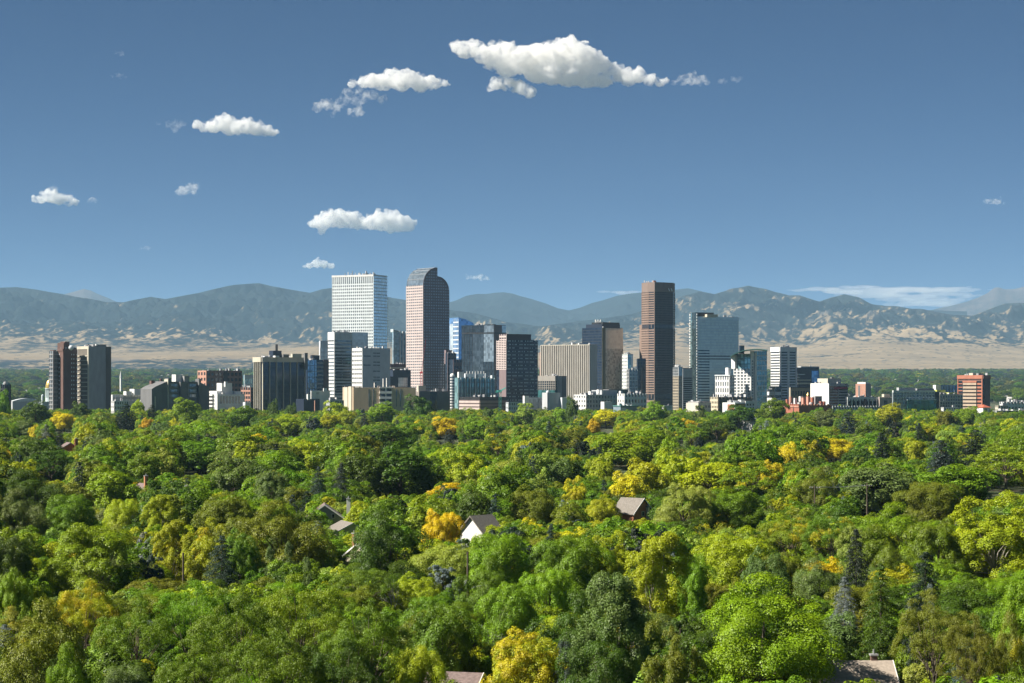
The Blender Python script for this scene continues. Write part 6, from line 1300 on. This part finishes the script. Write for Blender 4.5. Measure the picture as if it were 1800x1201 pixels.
# a parked car in the drive
cc_ = PT(858, HOR, 290); root = empty('parked_car', (cc_.x, cc_.y, 0.03), R(35)); tag(root, 'silver parked car half hidden under trees, below the street lamp', 'car')
SIL = paint('silver_car_paint', (0.5, 0.5, 0.52), .25, .03, metal=.6); TYR = paint('tyre_rubber', (0.02, 0.02, 0.02)); RIM = paint('wheel_rim', (.5, .5, .5), .3, metal=.8)
b = Buf(); b.prism((0, 0), (1, 0), (0, -1), [(-2.2, .35), (-2.25, .75), (-2.1, .95), (-1.0, 1.02), (1.3, 1.02), (2.15, .85), (2.25, .6), (2.2, .35)], -.88, .88); link('body', b.mesh('body', recalc=True), SIL, root)
b = Buf(); b.prism((0, 0), (1, 0), (0, -1), [(-1.7, 1.0), (-1.15, 1.48), (.35, 1.5), (1.15, 1.0)], -.74, .74); cab = link('cabin', b.mesh('cabin', recalc=True), SIL, root)
b = Buf(); b.prism((0, 0), (1, 0), (0, -1), [(-1.5, 1.05), (-1.08, 1.42), (.3, 1.43), (.95, 1.05)], -.76, .76); link('side_windows', b.mesh('side_windows', recalc=True), G_win, cab)
for (x, y) in ((-1.35, -.82), (1.4, -.82), (-1.35, .82), (1.4, .82)):
    b = Buf(); b.tube((x, y - .1, .32), (x, y + .1, .32), .32, n=16); wh = link('wheel', b.mesh('wheel'), TYR, root); b = Buf(); b.tube((x, y - .115, .32), (x, y + .115, .32), .19, n=12); link('rim', b.mesh('rim'), RIM, wh)
m_dr = paint('pale_concrete_drive', (0.34, 0.32, 0.29), .9, .2, 1.0)
me = bpy.data.meshes.new('driveway'); me.from_pydata([(cc_.x + x, cc_.y + y, .012) for (x, y) in ((-4, -5), (4, -6), (6, 6), (-3, 7))], [], [(0, 1, 2, 3)]); tag(link('driveway', me, m_dr), kind='structure')
# ---------------------------------------------------------------- clouds (closed puffy volumes high above the haze)
def cloud_mat(name, dens, thr=0.42, rate=0.12):
    m, nt, N, L, out = newmat(name)
    pv = N.new('ShaderNodeVolumePrincipled')
    pv.inputs['Color'].default_value = (1.0, 0.996, 0.98, 1)
    co = N.new('ShaderNodeNewGeometry')
    n1 = N.new('ShaderNodeTexNoise'); n1.inputs['Scale'].default_value = 1 / 80.0; n1.inputs['Detail'].default_value = 4; n1.inputs['Roughness'].default_value = 0.62; n1.inputs['Distortion'].default_value = 0.6
    L.new(co.outputs['Position'], n1.inputs['Vector'])
    mr = N.new('ShaderNodeMapRange'); mr.inputs[1].default_value = thr; mr.inputs[2].default_value = thr + 0.2; mr.inputs[3].default_value = 0.0; mr.inputs[4].default_value = dens
    L.new(n1.outputs[0], mr.inputs[0]); L.new(mr.outputs[0], pv.inputs['Density'])
    m.cycles.volume_step_rate = rate
    pv.inputs['Anisotropy'].default_value = -0.1
    L.new(pv.outputs[0], out.inputs['Volume'])
    return m
MC_THICK = cloud_mat('cloud_thick', 0.030, 0.42)
MC_THIN = cloud_mat('cloud_thin', 0.012, 0.47)
MC_WISP = cloud_mat('cloud_wisp', 0.005, 0.47)

def cloud(label, D, blobs, mat, vox=1.5, seed=1, disp=1.0, flat=True):
    """blobs: (px x, px y, px radius) measured in the photo; D metres away"""
    s = D / FPX
    rng = random.Random(seed)
    bm = bmesh.new()
    cx = sum(b[0] for b in blobs) / len(blobs); cyy = sum(b[1] for b in blobs) / len(blobs)
    org = PT(cx, cyy, D)
    for (x, y, r) in blobs:
        r = r * (1.36 if mat is MC_THICK else 1.9)
        p = PT(x, y, D) - org
        p.y = rng.uniform(-0.7, 0.7) * r * s
        bmesh.ops.create_icosphere(bm, subdivisions=2, radius=r * s, matrix=Matrix.Translation(p) @ Matrix.Diagonal((1, 1.3, 0.85, 1)))
        for k in range(11 if r > 5 else 4):
            a = rng.uniform(0, 6.283); e = rng.uniform(-.35, 1.3)
            q = p + Vector((math.cos(a) * math.cos(e), 1.2 * math.sin(a) * math.cos(e), .9 * math.sin(e))) * r * s * rng.uniform(.75, 1.02)
            bmesh.ops.create_icosphere(bm, subdivisions=2, radius=r * s * rng.uniform(.2, .46), matrix=Matrix.Translation(q))
    me = bpy.data.meshes.new('cloud'); bm.to_mesh(me); bm.free()
    o = bpy.data.objects.new('cloud', me); COL.objects.link(o); o.location = org
    md = o.modifiers.new('r', 'REMESH'); md.mode = 'VOXEL'; md.voxel_size = vox * s
    for k, (sc, st) in enumerate(((9, 4), (4, 4.2), (2.0, 3.4))):
        if sc < vox * .7: continue
        t = bpy.data.textures.new('cloud_puff', 'CLOUDS'); t.noise_scale = sc * s; t.noise_depth = 3; t.noise_type = 'HARD_NOISE' if k else 'SOFT_NOISE'
        d = o.modifiers.new('d%d' % k, 'DISPLACE'); d.texture = t; d.texture_coords = 'GLOBAL'; d.strength = st * s * disp * 1.6; d.mid_level = 0.42
    md = o.modifiers.new('r2', 'REMESH'); md.mode = 'VOXEL'; md.voxel_size = vox * s
    dg = bpy.context.evaluated_depsgraph_get()
    m2 = bpy.data.meshes.new_from_object(o.evaluated_get(dg))
    for md in list(o.modifiers): o.modifiers.remove(md)
    o.data = m2
    m2.materials.clear(); m2.materials.append(mat)
    bpy.data.meshes.remove(me)
    return tag(o, label, 'cloud', 'fair weather clouds')

cloud('largest white cloud with a pointed top, high right of centre', 21000, [
    (802, 84, 9), (818, 92, 12), (834, 86, 13), (850, 96, 16), (870, 100, 17), (890, 96, 18), (868, 112, 12), (892, 115, 18), (915, 108, 22), (940, 102, 20), (945, 125, 20),
    (962, 106, 22), (985, 100, 24), (1002, 84, 18), (1003, 72, 8), (1015, 98, 22), (1035, 104, 20), (970, 130, 20), (1000, 132, 20), (1030, 134, 18), (1052, 112, 16),
    (1060, 138, 14), (1085, 130, 13), (1078, 118, 8), (1105, 138, 13), (1122, 132, 12), (1142, 141, 10), (1160, 145, 7), (1170, 143, 5)], MC_THICK, 1.4, 3)
cloud('small puffy cloud tucked under the left end of the largest cloud', 21000, [
    (860, 156, 6), (872, 150, 10), (888, 148, 11), (905, 150, 11), (918, 158, 10), (930, 164, 10), (936, 160, 6)], MC_THICK, 1.3, 5)
cloud('thin wisp trailing right of the largest cloud', 21000, [
    (1185, 146, 4), (1200, 142, 6), (1216, 139, 7), (1232, 141, 6), (1242, 144, 4)], MC_THIN, 1.2, 7, 1.3)
cloud('faint shred of cloud furthest right of the largest cloud', 21000, [(1266, 143, 3), (1274, 146, 4), (1292, 140, 4), (1302, 137, 3)], MC_WISP, 1.0, 9, 1.5)
cloud('long white cloud between the largest cloud and the smaller ones left', 22000, [
    (620, 148, 7), (640, 146, 9), (655, 144, 12), (672, 146, 14), (690, 140, 14), (684, 128, 7), (705, 146, 15), (722, 140, 14), (738, 148, 14), (752, 144, 12), (766, 146, 9), (780, 147, 6), (789, 148, 3)], MC_THICK, 1.4, 13)
cloud('ragged wispy cloud hanging below the left end of the long cloud', 22000, [
    (556, 192, 5), (566, 188, 7), (580, 184, 6), (592, 190, 5), (600, 180, 6), (608, 172, 6), (612, 164, 5), (622, 176, 5), (634, 178, 5), (618, 199, 5), (630, 198, 6), (642, 172, 4), (655, 168, 6), (672, 176, 5), (632, 160, 5), (585, 202, 4)], MC_THIN, 1.2, 15, 1.4)
cloud('oval white cloud at upper left, second row of clouds', 24000, [
    (346, 220, 7), (360, 224, 9), (376, 222, 11), (394, 216, 12), (402, 222, 14), (420, 226, 13), (436, 224, 13), (452, 228, 11), (466, 230, 9), (478, 232, 7), (486, 232, 4)], MC_THICK, 1.3, 19)
cloud('faint wisp just left of the oval upper left cloud', 24000, [(280, 219, 3), (296, 219, 4), (310, 217, 5), (320, 217, 4), (308, 229, 4)], MC_WISP, 1.1, 21, 1.4)
cloud('small bright cloud at far left above the mountains', 26000, [(62, 350, 6), (74, 350, 8), (90, 346, 11), (104, 350, 10), (118, 352, 9), (130, 355, 6)], MC_THICK, 1.2, 23)
cloud('tiny puff above the small bright far left cloud', 26000, [(88, 332, 3), (94, 332, 4)], MC_WISP, 1.0, 24)
cloud('tiny puff right of the small bright far left cloud', 26000, [(158, 354, 3), (164, 353, 4), (169, 354, 2)], MC_THIN, 1.0, 25)
cloud('small torn cloud left of centre, level with the far left cloud', 26000, [(314, 338, 4), (324, 335, 6), (336, 333, 6), (346, 328, 4), (340, 340, 3)], MC_THIN, 1.1, 27, 1.3)
cloud('pair of joined white clouds above the tall white tower', 28000, [
    (552, 394, 8), (566, 392, 12), (582, 388, 14), (600, 386, 15), (615, 388, 14), (630, 392, 11), (642, 396, 8), (655, 392, 12), (670, 390, 15), (688, 392, 16), (705, 394, 13), (718, 396, 10), (728, 392, 5), (566, 407, 6)], MC_THICK, 1.3, 31)
cloud('thin flat cloud low above the white tower', 34000, [(534, 469, 3), (545, 467, 5), (558, 464, 7), (570, 466, 6), (582, 468, 5)], MC_THICK, 1.3, 33)
cloud('faint thin cloud right of the curved top tower', 36000, [(822, 488, 3), (836, 488, 3), (846, 488, 4), (856, 489, 3)], MC_THIN, 1.0, 35)
cloud('lone faint cloud at the right edge of the sky', 30000, [(1734, 354, 3), (1744, 354, 4), (1756, 355, 4), (1766, 356, 2)], MC_THIN, 1.0, 37)
cloud('tiny faint cloud left of the tall white tower', 32000, [(248, 438, 2), (258, 437, 3), (264, 436, 2)], MC_WISP, 1.0, 39)
cloud('faint wisp in the upper left corner of the sky', 22000, [(202, 92, 3), (214, 94, 3), (198, 134, 2), (208, 133, 3), (218, 134, 3)], MC_WISP, 1.0, 41, 1.4)
# long low bank of cloud over the far peaks at right
bm = bmesh.new(); rg = random.Random(8); org = PT(1560, 515, 62000); s_ = 62000 / FPX
for (x0, x1, y, th) in ((1385, 1730, 511, 4.5), (1430, 1690, 507, 3), (1480, 1720, 519, 4), (1540, 1700, 526, 3), (1560, 1680, 536, 4), (1600, 1720, 531, 3), (1065, 1130, 513, 3)):
    n_ = int((x1 - x0) / 16)
    for i in range(n_ + 1):
        p = PT(x0 + (x1 - x0) * i / n_ + rg.uniform(-5, 5), y + rg.uniform(-1.5, 1.5), 62000) - org; p.y = rg.uniform(-60, 60) * s_
        tp = math.sin(math.pi * (i + .6) / (n_ + 1.2)) ** .5
        bmesh.ops.create_icosphere(bm, subdivisions=2, radius=1.4 * th * s_ * tp, matrix=Matrix.Translation(p) @ Matrix.Diagonal((rg.uniform(3.5, 6), 5, rg.uniform(.6, 1), 1)))
me = bpy.data.meshes.new('cloud_bank'); bm.to_mesh(me); bm.free()
o = bpy.data.objects.new('cloud_bank', me); COL.objects.link(o); o.location = org
md = o.modifiers.new('r', 'REMESH'); md.mode = 'VOXEL'; md.voxel_size = 1.6 * s_
dg = bpy.context.evaluated_depsgraph_get(); m2 = bpy.data.meshes.new_from_object(o.evaluated_get(dg)); o.modifiers.clear(); o.data = m2
m2.materials.clear(); m2.materials.append(cloud_mat('cloud_bank_veil', 0.0009, -1.0, 1.0))
tag(o, 'long low streaked cloud bank behind the mountains at right', 'cloud', 'fair weather clouds')
